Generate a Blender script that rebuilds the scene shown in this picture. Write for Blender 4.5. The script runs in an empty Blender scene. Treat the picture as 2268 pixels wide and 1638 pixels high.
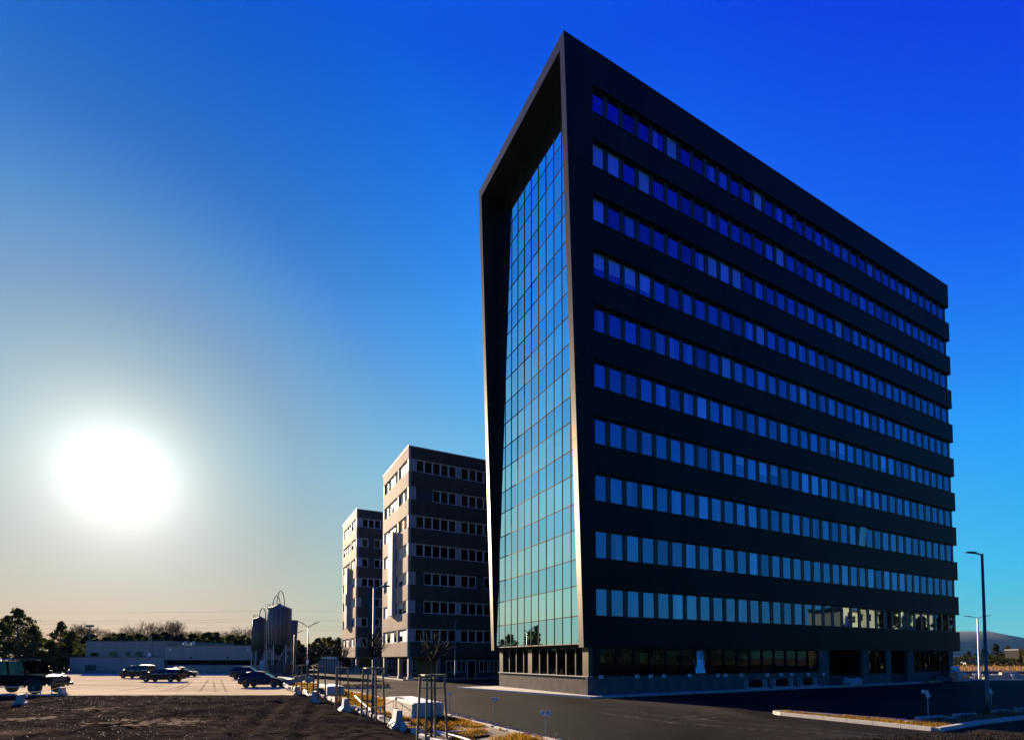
import bpy, bmesh, math, random
from mathutils import Vector, Matrix, noise as mnoise

R = random.Random(7)
sc = bpy.context.scene
COL = sc.collection
rad = math.radians

# ------------------------------------------------------------------ camera
CAM_F, CAM_P, CAM_R, CAM_CX, CAM_CY, EYE = 1185.24, .0408, -.0019, 1167.23, 1409.21, 2.6   # fitted on a 2268 x 1638 grid
cd = bpy.data.cameras.new('camera'); cam = bpy.data.objects.new('camera', cd); COL.objects.link(cam)
cd.sensor_width = 36; cd.lens = CAM_F / 2268 * 36
cd.shift_x = (1134 - CAM_CX) / 2268; cd.shift_y = (CAM_CY - 819) / 2268
cd.clip_start = .1; cd.clip_end = 20000
cam.matrix_world = Matrix.Translation((0, 0, EYE)) @ Matrix.Rotation(math.pi / 2 + CAM_P, 4, 'X') @ Matrix.Rotation(CAM_R, 4, 'Z')
sc.camera = cam

# ------------------------------------------------------------------ sky and sun
SUN_EL, SUN_AZ = 15.39, -37.72          # azimuth clockwise from +Y
sdir = Vector((math.sin(rad(SUN_AZ)) * math.cos(rad(SUN_EL)), math.cos(rad(SUN_AZ)) * math.cos(rad(SUN_EL)), math.sin(rad(SUN_EL))))
world = bpy.data.worlds.new('World'); sc.world = world; world.use_nodes = True
nt = world.node_tree; N = nt.nodes; LK = nt.links
bg = N['Background']
sky = N.new('ShaderNodeTexSky'); sky.sky_type = 'NISHITA'; sky.sun_disc = False
sky.sun_elevation = rad(SUN_EL); sky.sun_rotation = rad(SUN_AZ); sky.dust_density = 1.5; sky.ozone_density = 2.0; sky.altitude = 300
RAMPS=[[(0.905, 0.735, 0.65), (0.868, 0.724, 0.622), (0.79, 0.748, 0.63), (0.686, 0.791, 0.654), (0.549, 0.781, 0.699), (0.399, 0.74, 0.728)], [(0.785, 0.785, 0.751), (0.724, 0.738, 0.69), (0.666, 0.773, 0.738), (0.566, 0.793, 0.809), (0.405, 0.766, 0.871), (0.219, 0.718, 0.925)], [(0.685, 0.77, 0.789), (0.554, 0.709, 0.793), (0.522, 0.756, 0.87), (0.437, 0.766, 0.94), (0.281, 0.681, 0.971), (0.112, 0.578, 0.995)], [(0.621, 0.692, 0.723), (0.43, 0.585, 0.765), (0.28, 0.555, 0.86), (0.236, 0.625, 0.989), (0.15, 0.494, 0.981), (0.041, 0.311, 0.943)], [(0.504, 0.558, 0.63), (0.2, 0.36, 0.61), (0.045, 0.275, 0.665), (0.03, 0.345, 0.87), (0.043, 0.296, 0.916), (0.001, 0.087, 0.828)]]
R_EL = [0, 7, 18, 32, 50]; R_GA = [6, 14, 24, 38, 56, 85]
def mth(op, a, b=None, c=None):
    n = N.new('ShaderNodeMath'); n.operation = op
    for i, v in enumerate((a, b, c)):
        if v is None: continue
        if isinstance(v, (int, float)): n.inputs[i].default_value = v
        else: LK.new(v, n.inputs[i])
    return n.outputs[0]
tc = N.new('ShaderNodeTexCoord')
nrm = N.new('ShaderNodeVectorMath'); nrm.operation = 'NORMALIZE'; LK.new(tc.outputs['Generated'], nrm.inputs[0])
dot = N.new('ShaderNodeVectorMath'); dot.operation = 'DOT_PRODUCT'; LK.new(nrm.outputs[0], dot.inputs[0]); dot.inputs[1].default_value = sdir
gam = mth('MULTIPLY', mth('ARCCOSINE', mth('MINIMUM', mth('MAXIMUM', dot.outputs['Value'], -1.), 1.)), 180 / math.pi)
sep = N.new('ShaderNodeSeparateXYZ'); LK.new(nrm.outputs[0], sep.inputs[0])
elv = mth('MULTIPLY', mth('ARCSINE', mth('MAXIMUM', sep.outputs['Z'], 0.)), 180 / math.pi)
gfac = mth('DIVIDE', gam, 90.)
prev = None
for e, row in zip(R_EL, RAMPS):
    rp = N.new('ShaderNodeValToRGB'); el = rp.color_ramp.elements
    while len(el) < len(R_GA): el.new(.5)
    for q, (g, c) in enumerate(zip(R_GA, row)):
        el[q].position = g / 90; el[q].color = (*c, 1)
    rp.color_ramp.interpolation = 'B_SPLINE' if False else 'EASE' if False else 'LINEAR'
    LK.new(gfac, rp.inputs[0])
    if prev is None: prev = (e, rp.outputs[0]); continue
    mr = N.new('ShaderNodeMapRange'); mr.interpolation_type = 'LINEAR'
    mr.inputs['From Min'].default_value = prev[0]; mr.inputs['From Max'].default_value = e; LK.new(elv, mr.inputs['Value'])
    mx = N.new('ShaderNodeMixRGB'); LK.new(mr.outputs[0], mx.inputs[0]); LK.new(prev[1], mx.inputs[1]); LK.new(rp.outputs[0], mx.inputs[2])
    prev = (e, mx.outputs[0])
gmn = N.new('ShaderNodeGamma'); gmn.inputs[1].default_value = 2.2; LK.new(prev[1], gmn.inputs[0])
# hazy glare round the sun (aureole)
glow = mth('MULTIPLY', mth('EXPONENT', mth('DIVIDE', gam, -2.1)), 3.0)
gcol = N.new('ShaderNodeMixRGB'); gcol.blend_type = 'MULTIPLY'; gcol.inputs[0].default_value = 1; gcol.inputs[1].default_value = (1, .97, .9, 1); LK.new(glow, gcol.inputs[2])
ad = N.new('ShaderNodeMixRGB'); ad.blend_type = 'ADD'; ad.inputs[0].default_value = 1; LK.new(gmn.outputs[0], ad.inputs[1]); LK.new(gcol.outputs[0], ad.inputs[2])
sc1 = N.new('ShaderNodeVectorMath'); sc1.operation = 'SCALE'; LK.new(ad.outputs[0], sc1.inputs[0]); sc1.inputs['Scale'].default_value = 4.25
sc2 = N.new('ShaderNodeVectorMath'); sc2.operation = 'SCALE'; LK.new(sky.outputs[0], sc2.inputs[0]); sc2.inputs['Scale'].default_value = .009
sm = N.new('ShaderNodeVectorMath'); sm.operation = 'ADD'; LK.new(sc1.outputs[0], sm.inputs[0]); LK.new(sc2.outputs[0], sm.inputs[1])
LK.new(sm.outputs[0], bg.inputs['Color']); bg.inputs['Strength'].default_value = .05
world.cycles.sampling_method = 'MANUAL'; world.cycles.sample_map_resolution = 512
sun = bpy.data.lights.new('sun', 'SUN'); sun.energy = 5.0; sun.angle = rad(.5); sun.color = (1, .76, .52)
so = bpy.data.objects.new('sun', sun); COL.objects.link(so); so.rotation_euler = sdir.to_track_quat('Z', 'Y').to_euler(); so.location = sdir * 200
sc.view_settings.view_transform = 'Standard'; sc.view_settings.look = 'None'; sc.view_settings.gamma = 1; sc.view_settings.use_curve_mapping = False
sc.view_settings.exposure = 2.2
sc.render.engine = 'CYCLES'
cy = sc.cycles; cy.max_bounces = 8; cy.diffuse_bounces = 3; cy.glossy_bounces = 4; cy.transmission_bounces = 4; cy.transparent_max_bounces = 10; cy.volume_bounces = 0
cy.sample_clamp_indirect = 4; cy.caustics_reflective = False; cy.caustics_refractive = False
cy.use_denoising = True

# ------------------------------------------------------------------ frames of reference
AX = Vector((math.sin(1.0696), math.cos(1.0696), 0)); BX = Vector((-math.cos(1.0696), math.sin(1.0696), 0)); CN = Vector((4.147, 36.468, 0))
ROT = math.atan2(AX.y, AX.x)
def W(a, b, z=0): return CN + AX * a + BX * b + Vector((0, 0, z))        # site grid: a along the tower's long side, b along its glass front
def AB(p): d = p - CN; return d.dot(AX), d.dot(BX)
def ray(x, y):
    u2 = x - CAM_CX; v2 = CAM_CY - y
    u = (u2 * math.cos(CAM_R) - v2 * math.sin(CAM_R)) / CAM_F; v = (u2 * math.sin(CAM_R) + v2 * math.cos(CAM_R)) / CAM_F
    return Vector((u, math.cos(CAM_P) - v * math.sin(CAM_P), math.sin(CAM_P) + v * math.cos(CAM_P)))
def G(x, y, z=0.):                                                      # point of the ground seen at a pixel of the survey grid
    d = ray(x, y); return Vector((0, 0, EYE)) + d * ((z - EYE) / d.z)
def AT(x, y, Y): d = ray(x, y); return Vector((0, 0, EYE)) + d * (Y / d.y)

# ------------------------------------------------------------------ mesh helpers
class MB:
    def __init__(s): s.v = []; s.f = []
    def quad(s, *p):
        n = len(s.v); s.v += [tuple(q) for q in p]; s.f.append(tuple(range(n, n + len(p)))); return s
    def box(s, x0, x1, y0, y1, z0, z1):
        n = len(s.v)
        s.v += [(x0, y0, z0), (x1, y0, z0), (x1, y1, z0), (x0, y1, z0), (x0, y0, z1), (x1, y0, z1), (x1, y1, z1), (x0, y1, z1)]
        s.f += [tuple(n + i for i in q) for q in ((0, 3, 2, 1), (4, 5, 6, 7), (0, 1, 5, 4), (1, 2, 6, 5), (2, 3, 7, 6), (3, 0, 4, 7))]; return s
    def hexa(s, p):          # 8 corners: bottom ring 0-3 anticlockwise, top ring 4-7
        n = len(s.v); s.v += [tuple(q) for q in p]
        s.f += [tuple(n + i for i in q) for q in ((0, 3, 2, 1), (4, 5, 6, 7), (0, 1, 5, 4), (1, 2, 6, 5), (2, 3, 7, 6), (3, 0, 4, 7))]; return s
    def prism(s, poly, d):   # polygon of 3-D points extruded by vector d
        n = len(s.v); k = len(poly); d = Vector(d)
        s.v += [tuple(q) for q in poly] + [tuple(Vector(q) + d) for q in poly]
        s.f.append(tuple(range(n + k - 1, n - 1, -1))); s.f.append(tuple(range(n + k, n + 2 * k)))
        for i in range(k):
            j = (i + 1) % k; s.f.append((n + i, n + j, n + k + j, n + k + i))
        return s
    def tube(s, pts, rs, k=6, cap=True):
        if not isinstance(rs, (list, tuple)): rs = [rs] * len(pts)
        pts = [Vector(p) for p in pts]; base = len(s.v); up = None
        for i, p in enumerate(pts):
            d = (pts[min(i + 1, len(pts) - 1)] - pts[max(i - 1, 0)])
            d = d.normalized() if d.length > 1e-9 else Vector((0, 0, 1))
            if up is None: up = Vector((0, 0, 1)) if abs(d.z) < .9 else Vector((1, 0, 0))
            x = d.cross(up); x = x.normalized() if x.length > 1e-6 else d.orthogonal().normalized(); y = x.cross(d)
            for q in range(k):
                t = 2 * math.pi * q / k; s.v.append(tuple(p + (x * math.cos(t) + y * math.sin(t)) * rs[i]))
        for i in range(len(pts) - 1):
            for q in range(k):
                a = base + i * k + q; b = base + i * k + (q + 1) % k
                s.f.append((a, b, b + k, a + k))
        if cap:
            s.f.append(tuple(base + q for q in range(k))[::-1]); e = base + (len(pts) - 1) * k; s.f.append(tuple(e + q for q in range(k)))
        return s
    def lathe(s, prof, k=16, c=(0, 0, 0), axis='z'):
        base = len(s.v)
        for r, z in prof:
            for q in range(k):
                t = 2 * math.pi * q / k; x, y = r * math.cos(t), r * math.sin(t)
                p = (x, y, z) if axis == 'z' else (x, z, y) if axis == 'y' else (z, x, y)
                s.v.append((p[0] + c[0], p[1] + c[1], p[2] + c[2]))
        for i in range(len(prof) - 1):
            for q in range(k):
                a = base + i * k + q; b = base + i * k + (q + 1) % k; s.f.append((a, b, b + k, a + k))
        s.f.append(tuple(base + q for q in range(k))[::-1]); e = base + (len(prof) - 1) * k; s.f.append(tuple(e + q for q in range(k)))
        return s
    def blob(s, c, r, k=8, m=5, jit=.15, rnd=R):
        prof = []; base = len(s.v)
        for i in range(m + 1):
            ph = math.pi * i / m - math.pi / 2
            for q in range(k):
                t = 2 * math.pi * q / k; j = 1 + rnd.uniform(-jit, jit)
                s.v.append((c[0] + r[0] * math.cos(ph) * math.cos(t) * j, c[1] + r[1] * math.cos(ph) * math.sin(t) * j, c[2] + r[2] * math.sin(ph) * j))
        for i in range(m):
            for q in range(k):
                a = base + i * k + q; b = base + i * k + (q + 1) % k; s.f.append((a, b, b + k, a + k))
        return s
    def mesh(s, name, mat, smooth=False, fix=True):
        me = bpy.data.meshes.new(name); me.from_pydata(s.v, [], s.f); me.update()
        if len(s.f) < 400:
            bm = bmesh.new(); bm.from_mesh(me); bmesh.ops.recalc_face_normals(bm, faces=bm.faces); bm.to_mesh(me); bm.free()
        if mat: me.materials.append(mat)
        if smooth: me.polygons.foreach_set('use_smooth', [True] * len(me.polygons))
        return me
def link(name, me, parent=None, loc=None, rotz=None):
    o = bpy.data.objects.new(name, me); COL.objects.link(o)
    if parent: o.parent = parent
    if loc is not None: o.location = loc
    if rotz is not None: o.rotation_euler = (0, 0, rotz)
    return o
def obj(name, mb, mat, parent=None, loc=None, rotz=None, smooth=False):
    return link(name, mb.mesh(name, mat, smooth), parent, loc, rotz)
def tag(o, label=None, cat=None, group=None, kind=None):
    if label: o['label'] = label
    if cat: o['category'] = cat
    if group: o['group'] = group
    if kind: o['kind'] = kind
    return o
def thing(name, label, cat, loc=(0, 0, 0), rotz=0, group=None):
    o = bpy.data.objects.new(name, None); COL.objects.link(o); o.empty_display_size = .2
    o.location = loc; o.rotation_euler = (0, 0, rotz); return tag(o, label, cat, group)
def dup(root, loc, rotz=None, label=None, group=None, scale=None):
    r = root.copy(); COL.objects.link(r); r.location = loc
    if rotz is not None: r.rotation_euler = (0, 0, rotz)
    if label: r['label'] = label
    if group: r['group'] = group
    if scale: r.scale = scale if isinstance(scale, tuple) else (scale,) * 3
    for ch in list(root.children):
        c = ch.copy(); COL.objects.link(c); c.parent = r
        for g in list(ch.children):
            d = g.copy(); COL.objects.link(d); d.parent = c
    return r
ORD = 'leftmost second third fourth fifth sixth seventh eighth ninth tenth eleventh twelfth thirteenth fourteenth fifteenth sixteenth seventeenth eighteenth nineteenth twentieth twenty-first twenty-second twenty-third twenty-fourth twenty-fifth twenty-sixth twenty-seventh twenty-eighth twenty-ninth thirtieth'.split()
def nth(k): return 'leftmost of all' if k == 0 else ORD[k] + ' from the left'
def bevel(o, w=.01, seg=1):
    m = o.modifiers.new('edge', 'BEVEL'); m.width = w; m.segments = seg; m.limit_method = 'ANGLE'; return o

def text_mesh(body, size, depth=.01):
    cu = bpy.data.curves.new('lettering', 'FONT'); cu.body = body; cu.size = size; cu.extrude = depth; cu.align_x = 'CENTER'; cu.align_y = 'CENTER'
    o = bpy.data.objects.new('lettering', cu); COL.objects.link(o); me = bpy.data.meshes.new_from_object(o); bpy.data.objects.remove(o); me.name = 'lettering'; return me

# ------------------------------------------------------------------ materials
KA = .7                                  # the sun is low and hard: keep the pigments on the dark side
def mat(name, col, rough=.6, metal=0., var=0., vscale=3., bump=0., bscale=20., spec=.5, stretch=None, ior=None, coords='Object', detail=5, col2=None, coat=0., rvar=0.):
    if metal < .8: col = tuple(v * KA for v in col); col2 = col2 and tuple(v * KA for v in col2)
    m = bpy.data.materials.new(name); m.use_nodes = True; t = m.node_tree; n = t.nodes; l = t.links
    b = n['Principled BSDF']; b.inputs['Base Color'].default_value = (*col, 1); b.inputs['Roughness'].default_value = rough
    b.inputs['Metallic'].default_value = metal; b.inputs['Specular IOR Level'].default_value = spec; b.inputs['Coat Weight'].default_value = coat
    if ior: b.inputs['IOR'].default_value = ior
    if var or bump or col2 or rvar:
        c = n.new('ShaderNodeTexCoord'); mp = n.new('ShaderNodeMapping'); l.new(c.outputs[coords], mp.inputs[0])
        if stretch: mp.inputs['Scale'].default_value = stretch
    if var or col2 or rvar:
        q = n.new('ShaderNodeTexNoise'); q.inputs['Scale'].default_value = vscale; q.inputs['Detail'].default_value = detail; l.new(mp.outputs[0], q.inputs['Vector'])
        r = n.new('ShaderNodeValToRGB'); l.new(q.outputs[0], r.inputs[0]); e = r.color_ramp.elements
        e[0].position = .3; e[1].position = .7
        lo = tuple(max(0, v * (1 - var)) for v in col); hi = tuple(v * (1 + var) for v in (col2 or col))
        e[0].color = (*lo, 1); e[1].color = (*hi, 1); l.new(r.outputs[0], b.inputs['Base Color'])
        if rvar:
            mr = n.new('ShaderNodeMapRange'); l.new(q.outputs[0], mr.inputs[0]); mr.inputs[1].default_value = .3; mr.inputs[2].default_value = .7
            mr.inputs[3].default_value = rough - rvar; mr.inputs[4].default_value = rough + rvar; l.new(mr.outputs[0], b.inputs['Roughness'])
    if bump:
        q2 = n.new('ShaderNodeTexNoise'); q2.inputs['Scale'].default_value = bscale; q2.inputs['Detail'].default_value = 4; l.new(mp.outputs[0], q2.inputs['Vector'])
        bp = n.new('ShaderNodeBump'); bp.inputs['Strength'].default_value = bump; bp.inputs['Distance'].default_value = .05; l.new(q2.outputs[0], bp.inputs['Height']); l.new(bp.outputs[0], b.inputs['Normal'])
    return m
def ribbed(name, col, rough, freq, axis='X', depth=.02, strength=.4, metal=0., var=.15, spec=.5):
    m = mat(name, col, rough, metal, var=var, vscale=.7, stretch=(1, 1, .3), spec=spec); t = m.node_tree; n = t.nodes; l = t.links; b = n['Principled BSDF']
    c = n.new('ShaderNodeTexCoord'); w = n.new('ShaderNodeTexWave'); w.wave_type = 'BANDS'; w.bands_direction = axis; w.inputs['Scale'].default_value = freq
    l.new(c.outputs['Object'], w.inputs['Vector']); bp = n.new('ShaderNodeBump'); bp.inputs['Strength'].default_value = strength; bp.inputs['Distance'].default_value = depth
    l.new(w.outputs['Fac'], bp.inputs['Height']); l.new(bp.outputs[0], b.inputs['Normal']); return m
def glassy(name, tint, trans, f0_ior, rough=.015, wob=.0, gloss=(1, 1, 1), rnd=.0, boost=0.):
    """coated pane: tinted see-through layer under a mirror-like coating"""
    m = bpy.data.materials.new(name); m.use_nodes = True; t = m.node_tree; n = t.nodes; l = t.links
    for q in list(n): n.remove(q)
    out = n.new('ShaderNodeOutputMaterial'); mix = n.new('ShaderNodeMixShader'); lw = n.new('ShaderNodeLayerWeight'); lw.inputs['Blend'].default_value = .5; ge = n.new('ShaderNodeNewGeometry')
    tr = n.new('ShaderNodeBsdfTransparent'); gl = n.new('ShaderNodeBsdfGlossy'); gl.inputs['Roughness'].default_value = rough; gl.inputs['Color'].default_value = (*gloss, 1)
    tr.inputs[0].default_value = (*[math.sqrt(v * trans) for v in tint], 1)      # a pane has two faces
    def mt(op, x, y):
        q = n.new('ShaderNodeMath'); q.operation = op; q.use_clamp = True
        for i_, v in enumerate((x, y)):
            if isinstance(v, (int, float)): q.inputs[i_].default_value = v
            else: l.new(v, q.inputs[i_])
        return q.outputs[0]
    f0 = min(.98, ((f0_ior - 1) / (f0_ior + 1)) ** 2 + boost)
    fac = mt('ADD', mt('MULTIPLY', mt('POWER', lw.outputs['Facing'], 5.), 1 - f0), f0)
    fac = mt('MULTIPLY', fac, mt('SUBTRACT', 1., ge.outputs['Backfacing']))
    if rnd:
        oi = n.new('ShaderNodeObjectInfo'); mr = n.new('ShaderNodeMapRange'); l.new(oi.outputs['Random'], mr.inputs[0]); mr.inputs[3].default_value = 1 - rnd; mr.inputs[4].default_value = 1
        vm = n.new('ShaderNodeVectorMath'); vm.operation = 'SCALE'; vm.inputs[0].default_value = gloss; l.new(mr.outputs[0], vm.inputs['Scale']); l.new(vm.outputs[0], gl.inputs['Color'])
    if wob:
        c = n.new('ShaderNodeTexCoord'); q = n.new('ShaderNodeTexNoise'); q.inputs['Scale'].default_value = .9; q.inputs['Detail'].default_value = 1; l.new(c.outputs['Object'], q.inputs['Vector'])
        bp = n.new('ShaderNodeBump'); bp.inputs['Strength'].default_value = wob; bp.inputs['Distance'].default_value = .02; l.new(q.outputs[0], bp.inputs['Height']); l.new(bp.outputs[0], gl.inputs['Normal'])
    l.new(fac, mix.inputs[0]); l.new(tr.outputs[0], mix.inputs[1]); l.new(gl.outputs[0], mix.inputs[2]); l.new(mix.outputs[0], out.inputs[0]); return m
def leafy(name, c1, c2, trans=.4, vscale=.5):
    c1 = tuple(v * KA for v in c1); c2 = tuple(v * KA for v in c2)
    m = bpy.data.materials.new(name); m.use_nodes = True; t = m.node_tree; n = t.nodes; l = t.links
    for q in list(n): n.remove(q)
    out = n.new('ShaderNodeOutputMaterial'); mix = n.new('ShaderNodeMixShader'); d = n.new('ShaderNodeBsdfDiffuse'); tr = n.new('ShaderNodeBsdfTranslucent'); mix.inputs[0].default_value = trans
    c = n.new('ShaderNodeTexCoord'); q = n.new('ShaderNodeTexNoise'); q.inputs['Scale'].default_value = vscale; q.inputs['Detail'].default_value = 6; l.new(c.outputs['Object'], q.inputs['Vector'])
    r = n.new('ShaderNodeValToRGB'); r.color_ramp.elements[0].position = .35; r.color_ramp.elements[1].position = .65
    r.color_ramp.elements[0].color = (*c1, 1); r.color_ramp.elements[1].color = (*c2, 1); l.new(q.outputs[0], r.inputs[0])
    l.new(r.outputs[0], d.inputs[0]); l.new(r.outputs[0], tr.inputs[0]); l.new(d.outputs[0], mix.inputs[1]); l.new(tr.outputs[0], mix.inputs[2]); l.new(mix.outputs[0], out.inputs[0]); return m

M = {}
M['clad'] = ribbed('anthracite_cladding', (.0065, .0078, .0075), .6, 2.2, 'X', .012, .35, var=.4, spec=.09)
M['frame_alu'] = mat('frame_sheet', (.046, .038, .029), .42, .88, var=.2, vscale=1.2, stretch=(1, 1, .15))
M['joint'] = mat('joint_dark', (.008, .008, .008), .9, spec=.03)
M['mullion'] = mat('mullion_dark', (.010, .010, .0105), .7, spec=.04)
M['pane'] = glassy('window_pane', (.6, .8, 1), .9, 2.3, wob=.08, gloss=(.42, .55, 1), rnd=.5, boost=.2)
M['curtain'] = glassy('curtain_pane', (.3, .4, .5), .3, 2.2, wob=.1, gloss=(.68, 1, 1), rnd=.08, boost=.92)
M['curtain_b'] = glassy('curtain_pane_deep', (.3, .4, .5), .3, 2.2, wob=.1, gloss=(.50, .88, 1), rnd=.1, boost=.9)
M['gf_glass'] = glassy('ground_pane', (.8, .9, .9), .85, 1.5, wob=.03, gloss=(.6, .6, .6))
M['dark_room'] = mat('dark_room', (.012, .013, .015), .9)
M['blind'] = mat('blind_fabric', (1.2, 1.2, 1.2), .8)
M['drape'] = mat('drape_fabric', (.45, .47, .5), .9, var=.5, vscale=7, stretch=(6, 6, .05))
M['plinth'] = mat('plinth_render', (.10, .09, .08), .9, var=.25, vscale=1.5, bump=.3, bscale=30, spec=.1)
M['concrete'] = mat('concrete', (.33, .31, .28), .85, var=.2, vscale=2, bump=.35, bscale=18)
M['concrete_pale'] = mat('concrete_pale', (.40, .375, .33), .85, var=.15, vscale=3, bump=.3, bscale=25)
M['asphalt'] = mat('asphalt', (.021, .0195, .0175), .75, var=.5, vscale=.22, bump=.5, bscale=60, spec=.012, detail=8, rvar=.1, stretch=(1, .45, 1))
M['post_grey'] = mat('post_paint', (.13, .15, .18), .6, spec=.15)
M['dust'] = mat('road_dust', (.14, .12, .095), .7, var=.4, vscale=.6, bump=.3, bscale=40)
M['gravel'] = mat('dark_gravel', (.011, .0098, .0085), .95, var=.7, vscale=2.2, bump=.8, bscale=26, detail=12, col2=(.030, .025, .020), spec=0)
M['lot'] = mat('sandy_lot', (.59, .515, .345), .95, var=.22, vscale=.3, bump=.4, bscale=9, detail=9, stretch=(.3, 1, 1), spec=0)
def panel_tone(m, step, lo, hi):
    t = m.node_tree; n = t.nodes; l = t.links; b = n['Principled BSDF']; src = b.inputs['Base Color'].links[0].from_socket
    c = n.new('ShaderNodeTexCoord'); s = n.new('ShaderNodeSeparateXYZ'); l.new(c.outputs['Object'], s.inputs[0]); d = n.new('ShaderNodeMath'); d.operation = 'DIVIDE'; l.new(s.outputs[0], d.inputs[0]); d.inputs[1].default_value = step
    f = n.new('ShaderNodeMath'); f.operation = 'FLOOR'; l.new(d.outputs[0], f.inputs[0]); z = n.new('ShaderNodeMath'); z.operation = 'DIVIDE'; l.new(s.outputs[2], z.inputs[0]); z.inputs[1].default_value = 4.03; zf = n.new('ShaderNodeMath'); zf.operation = 'ROUND'; l.new(z.outputs[0], zf.inputs[0])
    cb_ = n.new('ShaderNodeCombineXYZ'); l.new(f.outputs[0], cb_.inputs[0]); l.new(zf.outputs[0], cb_.inputs[1]); w = n.new('ShaderNodeTexWhiteNoise'); w.noise_dimensions = '3D'; l.new(cb_.outputs[0], w.inputs['Vector'])
    r = n.new('ShaderNodeMapRange'); r.inputs[3].default_value = lo; r.inputs[4].default_value = hi; l.new(w.outputs['Value'], r.inputs[0]); v = n.new('ShaderNodeVectorMath'); v.operation = 'SCALE'; l.new(src, v.inputs[0]); l.new(r.outputs[0], v.inputs['Scale']); l.new(v.outputs[0], b.inputs['Base Color'])
panel_tone(M['clad'], 2.906, .75, 1.35)
def patchy(m, col, vscale, lo, hi, stretch):
    t = m.node_tree; n = t.nodes; l = t.links; b = n['Principled BSDF']; src = b.inputs['Base Color'].links[0].from_socket
    c = n.new('ShaderNodeTexCoord'); mp = n.new('ShaderNodeMapping'); mp.inputs['Scale'].default_value = stretch; l.new(c.outputs['Object'], mp.inputs[0])
    q = n.new('ShaderNodeTexNoise'); q.inputs['Scale'].default_value = vscale; q.inputs['Detail'].default_value = 7; l.new(mp.outputs[0], q.inputs['Vector'])
    r = n.new('ShaderNodeMapRange'); r.inputs[1].default_value = lo; r.inputs[2].default_value = hi; l.new(q.outputs[0], r.inputs[0])
    x = n.new('ShaderNodeMixRGB'); l.new(r.outputs[0], x.inputs[0]); l.new(src, x.inputs[1]); x.inputs[2].default_value = (*col, 1); l.new(x.outputs[0], b.inputs['Base Color'])
patchy(M['gravel'], (.11, .085, .06), .22, .60, .78, (.45, 1, 1)); patchy(M['gravel'], (.008, .007, .007), .35, .52, .7, (.3, 1, 1))
patchy(M['asphalt'], (.036, .032, .027), .12, .52, .72, (1, .22, 1)); patchy(M['asphalt'], (.008, .0078, .0075), .18, .52, .68, (1, .18, 1)); patchy(M['asphalt'], (.028, .026, .023), 1.6, .6, .75, (1, .6, 1))
patchy(M['lot'], (.25, .205, .13), .3, .52, .72, (.2, 1, 1)); patchy(M['lot'], (.33, .28, .18), 1.4, .55, .7, (.5, 1, 1))
M['soil'] = mat('strip_soil', (.11, .075, .035), .9, var=.5, vscale=3, bump=.8, bscale=14)
M['field'] = mat('dry_field', (.12, .085, .045), .9, var=.4, vscale=.05, bump=.5, bscale=2)
M['steel'] = mat('galvanised_steel', (.40, .42, .44), .42, .6, var=.15, vscale=4)
M['steel_dark'] = mat('dark_steel', (.07, .08, .09), .45, .5)
M['white'] = mat('white_paint', (.78, .78, .76), .5)
M['black'] = mat('black_plastic', (.012, .012, .012), .5)
M['wood'] = mat('stake_wood', (.30, .18, .07), .75, var=.3, vscale=6, stretch=(1, 1, .2))
M['bark'] = mat('bark', (.085, .06, .045), .9, var=.4, vscale=8)
M['twig'] = mat('twig_bark', (.05, .032, .022), .9, spec=.1)

# ================================================================== ground
def sstep(x, a, b): t = max(0., min(1., (x - a) / (b - a))); return t * t * (3 - 2 * t)
def fbm(x, y, s, o=3): return mnoise.fractal(Vector((x * s, y * s, 3.7)), 1.0, 2.0, o)
def grid(name, xs, ys, zf, keep, m, smooth=True):
    mb = MB(); idx = {}
    for i, x in enumerate(xs):
        for j, y in enumerate(ys): idx[i, j] = len(mb.v); mb.v.append((x, y, zf(x, y)))
    for i in range(len(xs) - 1):
        for j in range(len(ys) - 1):
            if keep((xs[i] + xs[i + 1]) / 2, (ys[j] + ys[j + 1]) / 2): mb.f.append((idx[i, j], idx[i + 1, j], idx[i + 1, j + 1], idx[i, j + 1]))
    me = mb.mesh(name, m, smooth); o = link(name, me); tag(o, kind='structure'); return o
def frange(a, b, s): n = max(1, round((b - a) / s)); return [a + (b - a) * i / n for i in range(n + 1)]

g = MB(); K = 64; rings = [1, 200, 800, 2500, 7000]
for r in rings:
    for q in range(K): t = 2 * math.pi * q / K; g.v.append((r * math.cos(t), r * math.sin(t), -.06))
for i in range(len(rings) - 1):
    for q in range(K): g.f.append((i * K + q, (i + 1) * K + q, (i + 1) * K + (q + 1) % K, i * K + (q + 1) % K))
g.f.append(tuple(range(K)))
tag(obj('ground', g, M['field']), kind='structure')

def lot_z(x, y): return .30 * (1 - sstep(y, 34.5, 47)) + .03 * fbm(x, y, .25) + .004
lot = grid('parking_lot', frange(-150, -10, 1.2), frange(33.4, 104, .9), lot_z, lambda x, y: AB(Vector((x, y, 0)))[0] < -16.9 + .25 * fbm(x, y, .3), M['lot'])
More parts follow.
